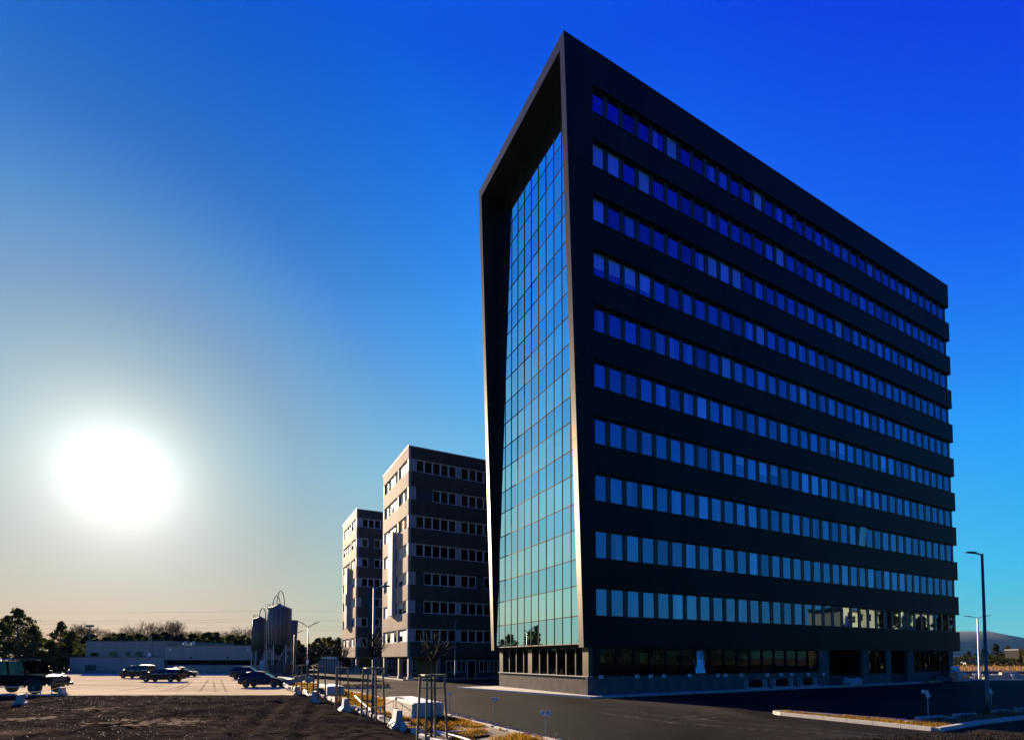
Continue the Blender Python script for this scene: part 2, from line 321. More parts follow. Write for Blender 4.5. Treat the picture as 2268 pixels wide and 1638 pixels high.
# rutted dark gravel in front of the lot
def rut(x, y):
    z = 0.
    for cx, k, c, w, d in ((-9.5, -.36, .0, .28, .07), (-11.4, -.36, .0, .28, .07), (-17., -.62, .004, .32, .06), (-19., -.62, .004, .32, .06), (-24., -.2, -.006, .3, .05), (-14, .1, .01, .3, .045), (-5.6, -.46, .002, .26, .06)):
        xx = cx + k * (y - 24) + c * (y - 24) ** 2
        d0 = (x - xx) / w; d *= 1.5; z += -d * math.exp(-d0 * d0) + d * .5 * math.exp(-((abs(d0) - 1.7) ** 2) * 2)
    return z
def gravel_z(x, y):
    a, b = AB(Vector((x, y, 0)))
    kf = 1 - .85 * sstep(y, 29, 33.5)
    z = .335 + kf * (.05 * fbm(x, y, .18) + .012 * fbm(x * .6, y * 1.5, .8, 3) + .004 * fbm(x, y, 3.1, 2) + rut(x, y))
    return z - .12 * sstep(y, 33.9, 34.7) - .16 * sstep(a, -17.2, -15.9)
grid('gravel_ground', frange(-46, 3, .17), frange(8, 34.9, .15), gravel_z,
     lambda x, y: AB(Vector((x, y, 0)))[0] < -16.02 + .12 * fbm(x, y, .8) and y < 34.5 + .25 * fbm(x, 0, .6) - .012 * (x + 30), M['gravel'])
grid('gravel_ground', frange(-70, -46, 2), frange(8, 34.3, 2), lambda x, y: .3, lambda x, y: True, M['gravel'])
grid('gravel_ground', frange(-46, 12, 3), frange(-30, 8, 3), lambda x, y: .3, lambda x, y: AB(Vector((x, y, 0)))[0] < -15, M['gravel'])
# two pale drifts of sand on the gravel
sd_ = MB(); rs_ = random.Random(8)
for cx_, cy_ in ((292, 1600), (395, 1598), (60, 1592), (215, 1570)):
    c0 = G(cx_, cy_, .33)
    for q in range(90):
        x = c0.x + rs_.gauss(0, .55); y = c0.y + rs_.gauss(0, .5); w = rs_.uniform(.03, .16); h_ = rs_.uniform(.03, .1); z = max(gravel_z(x + i_ * w, y + j_ * h_) for i_ in (-1, 1) for j_ in (-1, 1)) + .006
        sd_.quad((x - w, y - h_ * .6, z), (x + w * .7, y - h_, z), (x + w, y + h_ * .7, z), (x - w * .8, y + h_, z))
tag(obj('sand_drift', sd_, mat('sand_drift', (.22, .18, .12), .95, var=.3, vscale=6, spec=0)), kind='stuff')
# asphalt road and yard
asp = MB()
for i in range(0, 160, 4):
    for j in range(-220, 150, 5):
        a0 = -13.1 + i; asp.quad(W(a0, j, 0), W(a0 + 4, j, 0), W(a0 + 4, j + 5, 0), W(a0, j + 5, 0))
tag(obj('road', asp, M['asphalt']), kind='structure')
def strip_z(a, b): return .10 + .05 * sstep(-b, -15, 12) + .07 * fbm(a, b, .7, 4) + .12 * max(0, fbm(a, b, .35, 2)) * sstep(min(a + 16, -13.1 - a), 0, .8)
st = MB(); na, nb = 16, 240; ia = lambda i, j: i * (nb + 1) + j
for i in range(na + 1):
    for j in range(nb + 1):
        a = -16.15 + 3.1 * i / na; b = -26 + 62. * j / nb; off = -1.0 * sstep(b, 0, 20) * (1 - i / na)
        st.v.append(tuple(W(a + off, b, strip_z(a, b))))
for i in range(na):
    for j in range(nb): st.f.append((ia(i, j), ia(i + 1, j), ia(i + 1, j + 1), ia(i, j + 1)))
tag(obj('planting_strip', st, M['soil'], smooth=True), kind='structure')
# pale tyre tracks dragged over the asphalt
tr = MB()
def ribbon(pts, w, z=.005):
    pts = [Vector(p) for p in pts]; L = []
    for i in range(len(pts) - 1):
        for q in range(8): L.append(pts[i].lerp(pts[i + 1], q / 8))
    L.append(pts[-1])
    for i in range(len(L) - 1):
        d = (L[i + 1] - L[i]).normalized(); n = Vector((-d.y, d.x, 0)) * w * (.6 + .6 * abs(fbm(L[i].x, L[i].y, .5)))
        if fbm(L[i].x, L[i].y, 1.3) > -.42: tr.quad(L[i] - n + Vector((0, 0, z)), L[i] + n + Vector((0, 0, z)), L[i + 1] + n + Vector((0, 0, z)), L[i + 1] - n + Vector((0, 0, z)))
for o, w in ((0, .05), (.28, .03), (1.55, .05), (1.8, .025)):
    ribbon([G(1330, 1566 + o * 7), G(1480, 1585 + o * 8), G(1640, 1600 + o * 7), G(1800, 1612 + o * 6), G(2000, 1630 + o * 5)], w)
    ribbon([G(1480, 1600 - o * 6), G(1560, 1590 - o * 5), G(1640, 1583 - o * 4)], w * .8)
def soft_dust():
    m = M['dust']; t = m.node_tree; n = t.nodes; l = t.links; b = n['Principled BSDF']
    c = n.new('ShaderNodeTexCoord'); q = n.new('ShaderNodeTexNoise'); q.inputs['Scale'].default_value = 3; q.inputs['Detail'].default_value = 6; l.new(c.outputs['Object'], q.inputs['Vector'])
    r = n.new('ShaderNodeMapRange'); l.new(q.outputs[0], r.inputs[0]); r.inputs[1].default_value = .4; r.inputs[2].default_value = .7; r.inputs[4].default_value = .75; l.new(r.outputs[0], b.inputs['Alpha'])
soft_dust()
tag(obj('tyre_tracks', tr, M['dust']), kind='stuff')
lt = MB(); tr = lt                       # wheel tracks over the sandy lot
def lot_ribbon(pts, w):
    P = [G(*p) for p in pts]; n_ = len(lt.v); ribbon(P, w)
    lt.v[n_:] = [(x, y, lot_z(x, y) + .012) for x, y, z in lt.v[n_:]]
for pts in ([(355, 1534), (400, 1519), (419, 1505)], [(376, 1535), (412, 1519), (428, 1505)], [(472, 1505), (475, 1520), (478, 1536)], [(489, 1505), (496, 1520), (502, 1536)], [(255, 1530), (330, 1521), (390, 1512)], [(525, 1524), (570, 1527)], [(440, 1535), (452, 1516), (462, 1504)]): lot_ribbon(pts, .11)
tag(obj('tyre_tracks', lt, mat('damp_track', (.36, .30, .21), .95, var=.3, vscale=1, spec=0)), kind='stuff')
# raised apron of pale slabs round the tower's plinth
ap = thing('pavement', None, None, CN, ROT); tag(ap, kind='structure')
n = 14
for i in range(n):
    b0 = -1.35 + i * 1.13; b1 = b0 + 1.11; e0 = -.75 - .198 * (b0 + 1.4); e1 = -.75 - .198 * (b1 + 1.4)
    obj('slab', MB().hexa([(e0 + .17, b0, 0), (-.01, b0, 0), (-.01, b1, 0), (e1 + .17, b1, 0), (e0 + .17, b0, .11), (-.01, b0, .11), (-.01, b1, .11), (e1 + .17, b1, .11)]), M['concrete_pale'], ap)
    obj('kerb_stone', MB().hexa([(e0, b0, 0), (e0 + .16, b0, 0), (e1 + .16, b1, 0), (e1, b1, 0), (e0 + .02, b0, .135), (e0 + .16, b0, .135), (e1 + .16, b1, .135), (e1 + .02, b1, .135)]), M['concrete_pale'], ap)
for i in range(46):
    a0 = -.6 + i * 1.12
    obj('kerb_stone', MB().box(a0, a0 + 1.1, -1.36, -1.22, 0, .12), M['concrete'], ap)
obj('slab', MB().box(-.01, 51, -1.21, -.002, 0, .10), M['concrete'], ap)

# ================================================================== the dark office tower
TW = thing('office_tower', 'tall black office tower with a tilted frame round its blue glass front', 'office tower', CN, ROT)
H = 46.46
def aF(z): return -.31 - (z - 3.4) * 1.36 / 43.06
LEAN = .0029
def aG(z): return -.21 + (z - 3.66) * LEAN
def sill(i): return 5.54 + 4.03 * i
HO = 1.97; MW = 1.453; A0 = .73; NC = 35; WB = .25
# near corner: stacked wall panels from the slanted edge to the first window
cuts = [3.36, sill(0) , sill(2), sill(4), sill(6), sill(8), H]
for z0, z1 in zip(cuts, cuts[1:]):
    z0 += .035
    for b0, b1, nm in ((0, .55, 'wall_panel'), (14.25, 14.8, 'wall_panel')):
        ae = A0 if b0 == 0 else 3.2
        obj(nm, MB().prism([(aF(z0), b0, z0), (ae, b0, z0), (ae, b0, z1), (aF(z1), b0, z1)], (0, b1 - b0, 0)), M['clad'], TW)
obj('wall_core', MB().box(.15, A0 - .02, .06, .54, 3.4, H - .1).box(3.0, 51.0, 13.9, 14.78, 0, H - .3), M['joint'], TW)
# bright sheet-metal facing of the frame, in lengths
zs = frange(3.36, H + .02, 3.6)
for z0, z1 in zip(zs, zs[1:]):
    z1 -= .018
    for b0, b1 in ((-.004, .56), (14.24, 14.804)):
        obj('frame_sheet', MB().hexa([(aF(z0) - .05, b0, z0), (aF(z0) - .004, b0, z0), (aF(z0) - .004, b1, z0), (aF(z0) - .05, b1, z0), (aF(z1) - .05, b0, z1), (aF(z1) - .004, b0, z1), (aF(z1) - .004, b1, z1), (aF(z1) - .05, b1, z1)]), M['frame_alu'], TW)
bs = frange(.562, 14.238, 2.75)
for b0, b1 in zip(bs, bs[1:]):
    z0, z1 = 45.58, H + .002
    obj('frame_sheet', MB().hexa([(aF(z0) - .05, b0, z0), (aF(z0) - .004, b0, z0), (aF(z0) - .004, b1 - .015, z0), (aF(z0) - .05, b1 - .015, z0), (aF(z1) - .05, b0, z1), (aF(z1) - .004, b0, z1), (aF(z1) - .004, b1 - .015, z1), (aF(z1) - .05, b1 - .015, z1)]), M['frame_alu'], TW)
obj('soffit', MB().box(aF(45.5), 3.1, .552, 14.248, 45.58, 46.3), M['clad'], TW)
obj('roof', MB().box(A0 + .01, 51.9, 1.01, 14.7, 45.9, H - .12), M['joint'], TW)
# glass front
NCOL = 12; cb = [.56, 1.70, 2.84, 3.98, 5.16, 6.34, 7.53, 8.71, 9.90, 11.08, 12.27, 13.46, 14.24]; zlev = [3.62] + [v + 3.985 * k for k in range(10) for v in (5.55, 7.66)] + [45.56]
th = math.atan(LEAN); pm = {}
for r in range(len(zlev) - 1):
    h = (zlev[r + 1] - zlev[r]) / math.cos(th)
    for c in range(NCOL):
        cw = cb[c + 1] - cb[c]; key = (round(h, 2), round(cw, 2))
        key += (r % 2,)
        if key not in pm: pm[key] = MB().box(-.012, .012, .025, cw - .025, .03, h - .03).mesh('glass_panel', M['curtain' if r % 2 else 'curtain_b'])
        o = link('glass_panel', pm[key], TW, (aG(zlev[r]), cb[c], zlev[r])); o.rotation_euler = (R.gauss(0, .0012), th + R.gauss(0, .0016), R.gauss(0, .0022))
for c in range(NCOL + 1):
    b = cb[c]; z0, z1 = zlev[0], zlev[-1]; w = .034
    obj('mullion', MB().hexa([(aG(z0) - .045, b - w, z0), (aG(z0) + .1, b - w, z0), (aG(z0) + .1, b + w, z0), (aG(z0) - .045, b + w, z0), (aG(z1) - .045, b - w, z1), (aG(z1) + .1, b - w, z1), (aG(z1) + .1, b + w, z1), (aG(z1) - .045, b + w, z1)]), M['mullion'], TW)
for z in zlev:
    obj('transom', MB().box(aG(z) - .03, aG(z) + .09, .57, 14.23, z - .036, z + .036), M['mullion'] if z > 4 else M['frame_alu'], TW)
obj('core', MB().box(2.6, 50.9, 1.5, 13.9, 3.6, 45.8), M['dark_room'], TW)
obj('soffit', MB().box(.12, 50.9, 1.01, 13.9, 3.38, 3.58), M['clad'], TW)
# window bands of the long side
for i in range(11):
    z0 = 3.36 if i == 0 else sill(i - 1) + HO; z1 = sill(i) if i < 10 else H
    m = MB().box(A0 + .004, 52, 0, 1.0, z0, z1).box(51.0, 52, 1.0, 14.8, z0, z1).box(A0 + .1, 52.06, -.035, -.001, z1 - .05, z1 - .004).box(52.001, 52.06, -.001, 14.8, z1 - .05, z1 - .004)
    m.box(A0 + .1, 52.05, -.03, -.001, z0 + .004, z0 + .04)
    obj('spandrel', m, M['clad'], TW)
M['win_frame'] = mat('window_frame_grey', (.014, .017, .018), .5, spec=.3)
fr = MB()
def frame_into(fr, x, y, z):
    fr.box(x, x + .03, y - .05, y + .06, z, z + HO).box(x + 1.09, x + MW - .001, y - .05, y + .06, z, z + HO)
    fr.box(x + .03, x + 1.09, y - .05, y + .06, z, z + .06).box(x + .03, x + 1.09, y - .05, y + .06, z + 1.90, z + HO)
frame_into(fr, 0, 0, 0); frm = fr.mesh('window', M['win_frame'])
pnm = MB().box(.03, 1.09, -.008, .008, .06, 1.90).mesh('pane', M['pane'])
blm = {}
def blind_mesh(f):
    f = round(f, 1)
    if f not in blm: blm[f] = MB().box(.04, 1.08, 0, .012, 1.90 - 1.84 * f, 1.90).mesh('blind', M['blind'])
    return blm[f]
drm = [MB().box(a_, b_, 0, .02, .08, 1.88).mesh('drape', M['drape']) for a_, b_ in ((.3, 1.06), (.06, .6), (.55, 1.06))]
BL = {(9, 5): 1, (9, 12): 1, (8, 0): 1, (8, 1): 1, (8, 3): 1, (7, 0): .9, (7, 8): 1, (7, 9): 1, (7, 10): .9, (6, 0): .6, (6, 1): .6, (6, 2): .7, (6, 3): .7, (5, 16): .8, (5, 23): .9, (4, 7): .9, (4, 19): .6, (4, 20): .6, (4, 25): .7, (3, 10): .4, (3, 12): .6, (3, 13): .5, (3, 16): 1, (3, 17): 1, (3, 22): .5, (6, 12): 1, (8, 14): .9, (5, 9): 1, (7, 20): 1}
TILT = {(2, 22)}
rest_f = MB(); rest_p = MB()
for i in range(10):
    for k in range(NC):
        x = A0 + .004 + MW * k
        if k < 30:
            w = link('window', frm, TW, (x, WB, sill(i)))
            p = link('pane', pnm, w); p.rotation_euler = (R.gauss(0, .003), 0, R.gauss(0, .003))
            if (i, k) in TILT: p.rotation_euler = (rad(7), 0, 0); p.location = (0, -.02, 0)
            if (i, k) in BL: link('blind', blind_mesh(BL[i, k]), w, (0, .03, 0))
            elif (k * 7 + i * 3) % 5 == 0 or R.random() < .06: link('drape', drm[(i + k) % 3], w, (0, .09, 0))
        else:
            frame_into(rest_f, x, WB, sill(i)); rest_p.box(x + .03, x + 1.09, WB - .008, WB + .008, sill(i) + .06, sill(i) + 1.90)
rf = tag(obj('window_frame', rest_f, M['win_frame'], TW), kind='stuff'); tag(obj('pane', rest_p, M['pane'], rf), kind='stuff')
for i in range(10):
    e = obj('end_window', MB().box(51.62, 51.66, .22, 14.5, sill(i) - .02, sill(i) + HO + .02).box(51.64, 51.72, .27, .33, sill(i), sill(i) + HO), M['win_frame'], TW)
    obj('pane', MB().box(51.67, 51.69, .34, 14.4, sill(i) + .05, sill(i) + HO - .05), M['pane'], e)
# ---- ground floor
GF = 3.35
def gwall(x0, x1, z0, z1, m='plinth', nm='wall_base', y0=.06, y1=.36): return obj(nm, MB().box(x0, x1, y0, y1, z0, z1), M[m], TW)
gwall(.005, 27.2, 0, 1.33); gwall(25.7, 27.2, 1.332, GF, nm='pier'); gwall(32.6, 33.6, 0, GF, nm='pier'); gwall(33.602, 36.648, 0, 1.0); gwall(36.65, 37.64, 0, GF, nm='pier')
gwall(40.83, 41.9, 0, GF, nm='pier'); gwall(41.902, 49.448, 0, 1.08); gwall(49.45, 50.4, 0, GF, nm='pier')
for bx in ((27.2, 32.6, 2.6, 2.7), (37.64, 40.83, 2.6, 2.7), (27.0, 27.198, .362, 2.6), (32.602, 32.8, .362, 2.6), (37.44, 37.638, .362, 2.6), (40.832, 41.0, .362, 2.6)): obj('recess_wall', MB().box(*bx, 0, GF), M['clad'], TW)
if 0: obj('x', MB().box(27.2, 32.6, 2.6, 2.7, 0, GF).box(37.64, 40.83, 2.6, 2.7, 0, GF).box(27.0, 27.198, .362, 2.6, 0, GF).box(32.602, 32.8, .362, 2.6, 0, GF).box(37.44, 37.638, .362, 2.6, 0, GF).box(40.832, 41.0, .362, 2.6, 0, GF), M['clad'], TW)
for x0, x1 in ((28.2, 31.6), (38.2, 40.3)):
    d = obj('door', MB().box(x0, x0 + .08, 2.5, 2.58, 0, 2.5).box(x1 - .08, x1, 2.5, 2.58, 0, 2.5).box(x0, x1, 2.5, 2.58, 2.501, 2.6).box((x0 + x1) / 2 - .05, (x0 + x1) / 2 + .05, 2.5, 2.58, 0, 2.5), M['mullion'], TW)
    obj('pane', MB().box(x0 + .08, x1 - .08, 2.53, 2.55, .02, 2.5), M['gf_glass'], d)
obj('plinth_wall', MB().box(.07, .36, .362, 14.05, 0, 1.33), M['plinth'], TW)
obj('ledge', MB().box(-.03, .4, -.01, 14.1, 1.331, 1.39), M['concrete_pale'], TW)
for b0, b1 in ((.06, .75), (7.95, 8.6), (13.3, 13.95)):
    obj('pier', MB().box(.075, .42, b0, b1, 1.391, GF), M['frame_alu'], TW)
for b in (12.1, 10.8, 9.45, 6.8, 5.55, 4.25, 2.95, 1.7):
    obj('mullion', MB().box(.12, .32, b - .06, b + .06, 1.391, GF), M['frame_alu'], TW)
for b0, b1 in ((.752, 7.948), (8.602, 13.298)):
    obj('pane', MB().box(.25, .27, b0, b1, 1.392, GF), M['gf_glass'], TW)
x = 1.0
obj('pier', MB().box(.43, 1.0, .07, .36, 1.333, GF), M['clad'], TW)
while x < 25.6:
    w = min(1.545, 25.7 - x)
    f = obj('shop_window', MB().box(x, x + .06, .1, .3, 1.335, GF - .002).box(x + w - .06, x + w - .002, .1, .3, 1.335, GF - .002).box(x + .06, x + w - .06, .1, .3, 1.335, 1.42).box(x + .06, x + w - .06, .1, .3, GF - .1, GF - .002), M['mullion'], TW)
    p = obj('pane', MB().box(x + .06, x + w - .06, .19, .205, 1.42, GF - .1), M['gf_glass'], f)
    if 10.0 < x < 11.3: p.location = (0, 0, 0)
    x += w
for x0, x1, z0, n in ((33.7, 36.6, 1.02, 3), (42.0, 49.4, 1.1, 7)):
    w = (x1 - x0) / n
    for q in range(n):
        xa = x0 + q * w
        f = obj('shop_window', MB().box(xa, xa + .06, .1, .3, z0, GF - .002).box(xa + w - .06, xa + w - .002, .1, .3, z0, GF - .002).box(xa + .06, xa + w - .06, .1, .3, z0, z0 + .09).box(xa + .06, xa + w - .06, .1, .3, GF - .1, GF - .002), M['mullion'], TW)
        obj('pane', MB().box(xa + .06, xa + w - .06, .19, .205, z0 + .09, GF - .1), M['gf_glass'], f)
# bright glimpses behind the ground-floor glass, imitated by added rear openings with coloured film
def film(name, col): return leafy(name, tuple(min(1.35, v * 3) for v in col), tuple(min(1.2, v * 2.2) for v in col), .75, 2)
def ONB(x, y, b):
    d = ray(x, y); t = ((CN + BX * b - Vector((0, 0, EYE))).dot(BX)) / d.dot(BX); P = Vector((0, 0, EYE)) + d * t; return (P - CN).dot(AX), P.z
M['glimpse_yellow'] = film('yellow_glimpse', (.62, .55, .03)); M['glimpse_teal'] = film('teal_glimpse', (.3, .5, .42)); M['glimpse_white'] = film('white_glimpse', (.6, .56, .48))
openings = []
for (xa, xb, ya, yb, f) in ((1321, 1340, 1449, 1466, 'glimpse_teal'), (1418, 1443, 1439, 1468, 'glimpse_yellow'), (1543, 1565, 1442, 1458, 'glimpse_white'), (1703, 1719, 1441, 1455, 'glimpse_yellow'), (1921, 1929, 1445, 1466, 'glimpse_white')):
    p0 = ONB(xa, yb, 13.2); p1 = ONB(xb, ya, 13.2); openings.append((p0[0], p1[0], p0[1], min(p1[1], 3.2), f))
openings.sort(); xp = .4; rw = MB()
for x0, x1, z0, z1, f in openings:
    rw.box(xp, x0, 13.2, 13.4, 0, 3.38).box(x0, x1, 13.2, 13.4, 0, z0).box(x0, x1, 13.2, 13.4, z1, 3.38); xp = x1
    obj('glimpse_film', MB().box(x0, x1, 13.25, 13.27, z0, z1), M[f], TW)
rw.box(xp, 50.3, 13.2, 13.4, 0, 3.38)
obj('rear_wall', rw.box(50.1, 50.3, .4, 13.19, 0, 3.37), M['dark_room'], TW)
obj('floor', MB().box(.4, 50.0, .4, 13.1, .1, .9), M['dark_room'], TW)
# ground-floor window tilted open
f = obj('shop_window', MB().box(10.05, 10.1, .02, .06, 1.45, 3.2).box(11.2, 11.25, .02, .06, 1.45, 3.2), M['mullion'], TW)
p = obj('pane', MB().box(-.55, .55, -.008, .008, 0, 1.75), M['pane'], f, (10.65, .03, 1.45)); p.rotation_euler = (rad(-9), 0, 0)
# basement window wells with pale surrounds
for x0, x1 in ((15.5, 17.85), (18.9, 21.27), (22.5, 24.7)):
    w = obj('window_well', MB().box(x0, x0 + .1, -.35, .058, .1, .85).box(x1 - .1, x1, -.35, .058, .1, .85).box(x0 - .5, x1 - .6, -.6, -.352, .1, .2).box(x1 - .4, x1 + .1, -.5, -.352, .1, .22), M['concrete'], TW)
    obj('well_shade', MB().box(x0 + .1, x1 - .1, .03, .055, .2, .8), M['joint'], w)  # near-black sheet paints the shade inside the recess

# ================================================================== the two grey office blocks behind
M['block_clad_lit'] = ribbed('grey_block_clad_lit', (.36, .285, .22), .8, 3.2, 'Y', .012, .3, var=.15, spec=.02)  # sunlit copy of the block cladding, brightness put into its colour
M['block_clad_shaded'] = ribbed('grey_block_clad_shaded', (.078, .070, .050), .8, 3.2, 'X', .012, .25, var=.2, spec=.08)  # shaded copy of the same cladding, painted darker for the side out of sun
M['panel_pale'] = mat('pale_panel', (.38, .38, .365), .7, var=.08, vscale=2, spec=.05)
M['block_frame'] = mat('pale_window_frame', (.62, .65, .66), .45)
M['block_glass'] = glassy('block_pane', (.25, .3, .32), .3, 1.45, wob=.03)
M['shutter'] = ribbed('roller_shutter', (.03, .03, .03), .6, 9, 'Z', .01, .5)
M['shutter_tan'] = ribbed('tan_blind', (.50, .42, .34), .7, 9, 'Z', .01, .5)
M['column_red'] = mat('column_paint', (.30, .19, .17), .6)
M['sign_green'] = mat('sign_green', (.16, .34, .2), .5)
def office_block(label, b0, wid, seed, length, digit=None):
    rr = random.Random(seed); root = thing('office_block', label, 'office block', W(-2.4, b0), ROT, 'grey office blocks in a row behind the tower')
    sl = [4.73 + 3.56 * i for i in range(7)]; top = 29.2; hh = 1.62
    for i in range(8):
        z0 = 2.9 if i == 0 else sl[i - 1] + hh; z1 = sl[i] if i < 7 else top
        s = obj('spandrel', MB().box(0, length, 0, .5, z0, z1), M['block_clad_shaded'], root)
        obj('front_panel', MB().box(-.03, .3, -.02, wid, z0, z1 + .001), M['block_clad_lit'], root)
        if i == 7: obj('roof_edge', MB().box(-.06, length, -.05, wid, z1, z1 + .09), M['white'], root)
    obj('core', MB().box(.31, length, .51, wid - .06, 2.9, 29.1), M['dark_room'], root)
    for i in range(7):
        z = sl[i]; h = hh
        # glazed front: corner strips, two window groups, a pale post between
        obj('corner_panel', MB().box(-.0, .28, .02, .62, z + .002, z + h - .002), M['panel_pale'], root)
        obj('corner_panel', MB().box(-.0, .28, wid - .55, wid - .05, z + .002, z + h - .002), M['panel_pale'], root)
        obj('corner_panel', MB().box(.30, .95, .02, .3, z + .002, z + h - .002), M['panel_pale'], root)
        obj('post', MB().box(.0, .28, wid * .36, wid * .36 + .42, z + .002, z + h - .002), M['panel_pale'], root)
        for y0, y1, nn in ((.66, wid * .36 - .04, 2), (wid * .36 + .46, wid - .6, 4)):
            w = (y1 - y0) / nn
            for q in range(nn):
                ya = y0 + q * w
                f = obj('window', MB().box(.12, .2, ya, ya + .06, z, z + h).box(.12, .2, ya + w - .06, ya + w, z, z + h).box(.12, .2, ya, ya + w, z + .001, z + .09).box(.12, .2, ya, ya + w, z + h - .12, z + h - .001), M['block_frame'], root)
                u = rr.random()
                if u < .42: obj('blind', MB().box(.13, .16, ya + .06, ya + w - .06, z + .09 + (0 if rr.random() < .6 else .7), z + h - .12), M['shutter_tan'], f)
                obj('pane', MB().box(.17, .185, ya + .06, ya + w - .06, z + .09, z + h - .12), M['block_glass'], f)
        # shaded long side
        x = 1.0; k = 0
        while x < length - 1.3:
            if k and k % 5 == 0:
                obj('side_panel', MB().box(x, x + .62, .08, .3, z + .002, z + h - .002), M['panel_pale'], root); x += .66
            w = 1.06
            closed = rr.random() < (.35 if x < 3 else .06)
            f = obj('window', MB().box(x, x + .05, .12, .22, z, z + h).box(x + w - .12, x + w, .12, .22, z, z + h).box(x + .05, x + w - .12, .1, .22, z, z + .1).box(x + .05, x + w - .12, .12, .22, z + h - .14, z + h), M['block_frame'] if not closed else M['shutter'], root)
            if closed: obj('blind', MB().box(x + .05, x + w - .12, .15, .17, z + .1, z + h - .14), M['shutter'], f)
            else: obj('pane', MB().box(x + .05, x + w - .12, .17, .185, z + .1, z + h - .14), M['block_glass'], f)
            x += w + .02; k += 1
    # tall pale fin on the front
    fb0, fb1 = wid * .43, wid * .60
    obj('fin', MB().box(-.55, -.031, fb0, fb1, 8.3, 19.5), M['panel_pale'], root)
    if digit:
        o = link('digit', text_mesh(digit, 3.0, .06), root, (-.64, (fb0 + fb1) / 2 - .1, 13.6)); o.rotation_euler = (rad(90), 0, rad(-90)); o.data.materials.append(M['sign_green'])
    # open ground floor on square columns
    for y in (.3, wid * .36, wid - .4):
        c = obj('column', MB().box(.15, .65, y - .25, y + .25, 0, 2.89), M['column_red'], root)
        obj('column_base', MB().box(.05, .75, y - .35, y + .35, 0, .35), M['concrete_pale'], c)
    for y in (.35, wid - .4):
        obj('column', MB().box(3.9, 4.3, y - .22, y + .22, 0, 2.89), M['column_red'], root)
    obj('ground_wall', MB().box(4.4 + (0 if b0 < 60 else 3), length, .5, wid - 2.5, 0, 2.88), M['block_clad_shaded'], root)
    obj('soffit', MB().box(.31, length, .51, wid - .12, 2.80, 2.899), M['concrete'], root)
    for x in (5.2, 6.6, 9.8, 11.3, 12.8):
        f = obj('window', MB().box(x, x + .07, .42, .49, .95, 2.3).box(x + 1.2, x + 1.27, .42, .49, .95, 2.3).box(x + .6, x + .67, .42, .49, .95, 2.3).box(x, x + 1.27, .40, .49, .88, .95).box(x, x + 1.27, .42, .49, 2.3, 2.36), M['block_frame'], root)
        obj('pane', MB().box(x + .07, x + 1.2, .45, .47, .95, 2.3), M['block_glass'], f)
    d = obj('door', MB().box(8.1, 8.2, .4, .49, 0, 2.3).box(9.2, 9.3, .4, .49, 0, 2.3).box(8.1, 9.3, .4, .49, 2.3, 2.4), M['block_frame'], root); obj('pane', MB().box(8.2, 9.2, .44, .46, 0, 2.3), M['block_glass'], d)
    k = obj('kerb', MB().box(-.7, length, -1.1, -.95, 0, .12).box(-.85, -.701, -1.1, wid + 1, 0, .12), M['concrete_pale'], root)
    return root
office_block('grey office block standing right behind the black tower, nearer of the two', 34.9, 12.9, 3, 27)
office_block('grey office block half hidden behind its twin, with a green digit on a fin', 67.1, 13.6, 9, 14, '3')

# low flat hall, turquoise railing and pale shed seen past the blocks
hall = thing('hall', 'low hall with pale upright wall panels beyond the planting strip', 'hall', G(757, 1490))
p0 = G(757, 1490); p1 = G(704, 1490)
hd = math.atan2((p1 - p0).y, (p1 - p0).x); hl = (p1 - p0).length; hall.rotation_euler = (0, 0, hd)
obj('wall', MB().box(0, hl, -6, -.3, 0, 2.6), M['steel_dark'], hall)
obj('roof', MB().box(-.2, hl + .2, -6.2, .1, 2.61, 3.0), M['steel'], hall)
for q in range(9): obj('wall_panel', MB().box(hl * (q + .2) / 9, hl * (q + .75) / 9, -.29, -.12, .1, 2.55), M['panel_pale'], hall)
shed = thing('shed', 'light grey shed seen between the columns of the far block', 'shed', G(845, 1487))
obj('wall', MB().box(-7, 4, 0, 5, 0, 2.7), M['panel_pale'], shed); obj('roof', MB().box(-7.2, 4.2, -.2, 5.2, 2.71, 2.9), M['steel'], shed)
M['turquoise'] = mat('turquoise_paint', (.16, .46, .42), .5)
fe = thing('railing', 'turquoise mesh railing under the far office block', 'railing', G(800, 1490) + Vector((0, -3, 0)))
for q in range(8): obj('post', MB().box(-3 + q * .9, -2.95 + q * .9, 0, .05, 0, 1.1), M['turquoise'], fe)
for z in (.2, .55, 1.05): obj('rail', MB().box(-3, 3.4, .01, .04, z, z + .06), M['turquoise'], fe)

# ================================================================== warehouse, silos
M['wh_wall'] = ribbed('warehouse_wall', (.26, .235, .21), .55, 1.6, 'X', .02, .35, var=.1)
M['wh_upper'] = ribbed('warehouse_upper', (.20, .20, .195), .55, 1.6, 'X', .02, .35, var=.1)
wh = thing('warehouse', 'long low grey warehouse with a stepped upper storey behind the parked cars', 'warehouse', (-86.6, 101.4, 0), math.atan2(-2.5, 36.0))
WL = 36.1
def wx(px): return (px - 153) / (560 - 153) * WL
obj('wall', MB().box(0, wx(365), .0, 22, 0, 3.0), M['wh_wall'], wh)
obj('upper_wall', MB().box(wx(178), wx(364), 1.0, 21, 3.05, 6.0), M['wh_upper'], wh)
obj('cornice', MB().box(-.1, wx(365) + .05, -.1, 22.1, 3.0, 3.12).box(wx(178) - .1, wx(364) + .1, .9, 21.1, 6.0, 6.14), M['steel_dark'], wh)
obj('wall', MB().box(wx(366), WL, .6, 22, 0, 1.5), M['wh_wall'], wh)
obj('window_strip', MB().box(wx(366.5), WL - .05, .8, 22, 1.5, 2.45), M['joint'], wh)
obj('fascia', MB().box(wx(366), WL + .1, .0, 22.1, 2.45, 5.1), M['wh_wall'], wh)
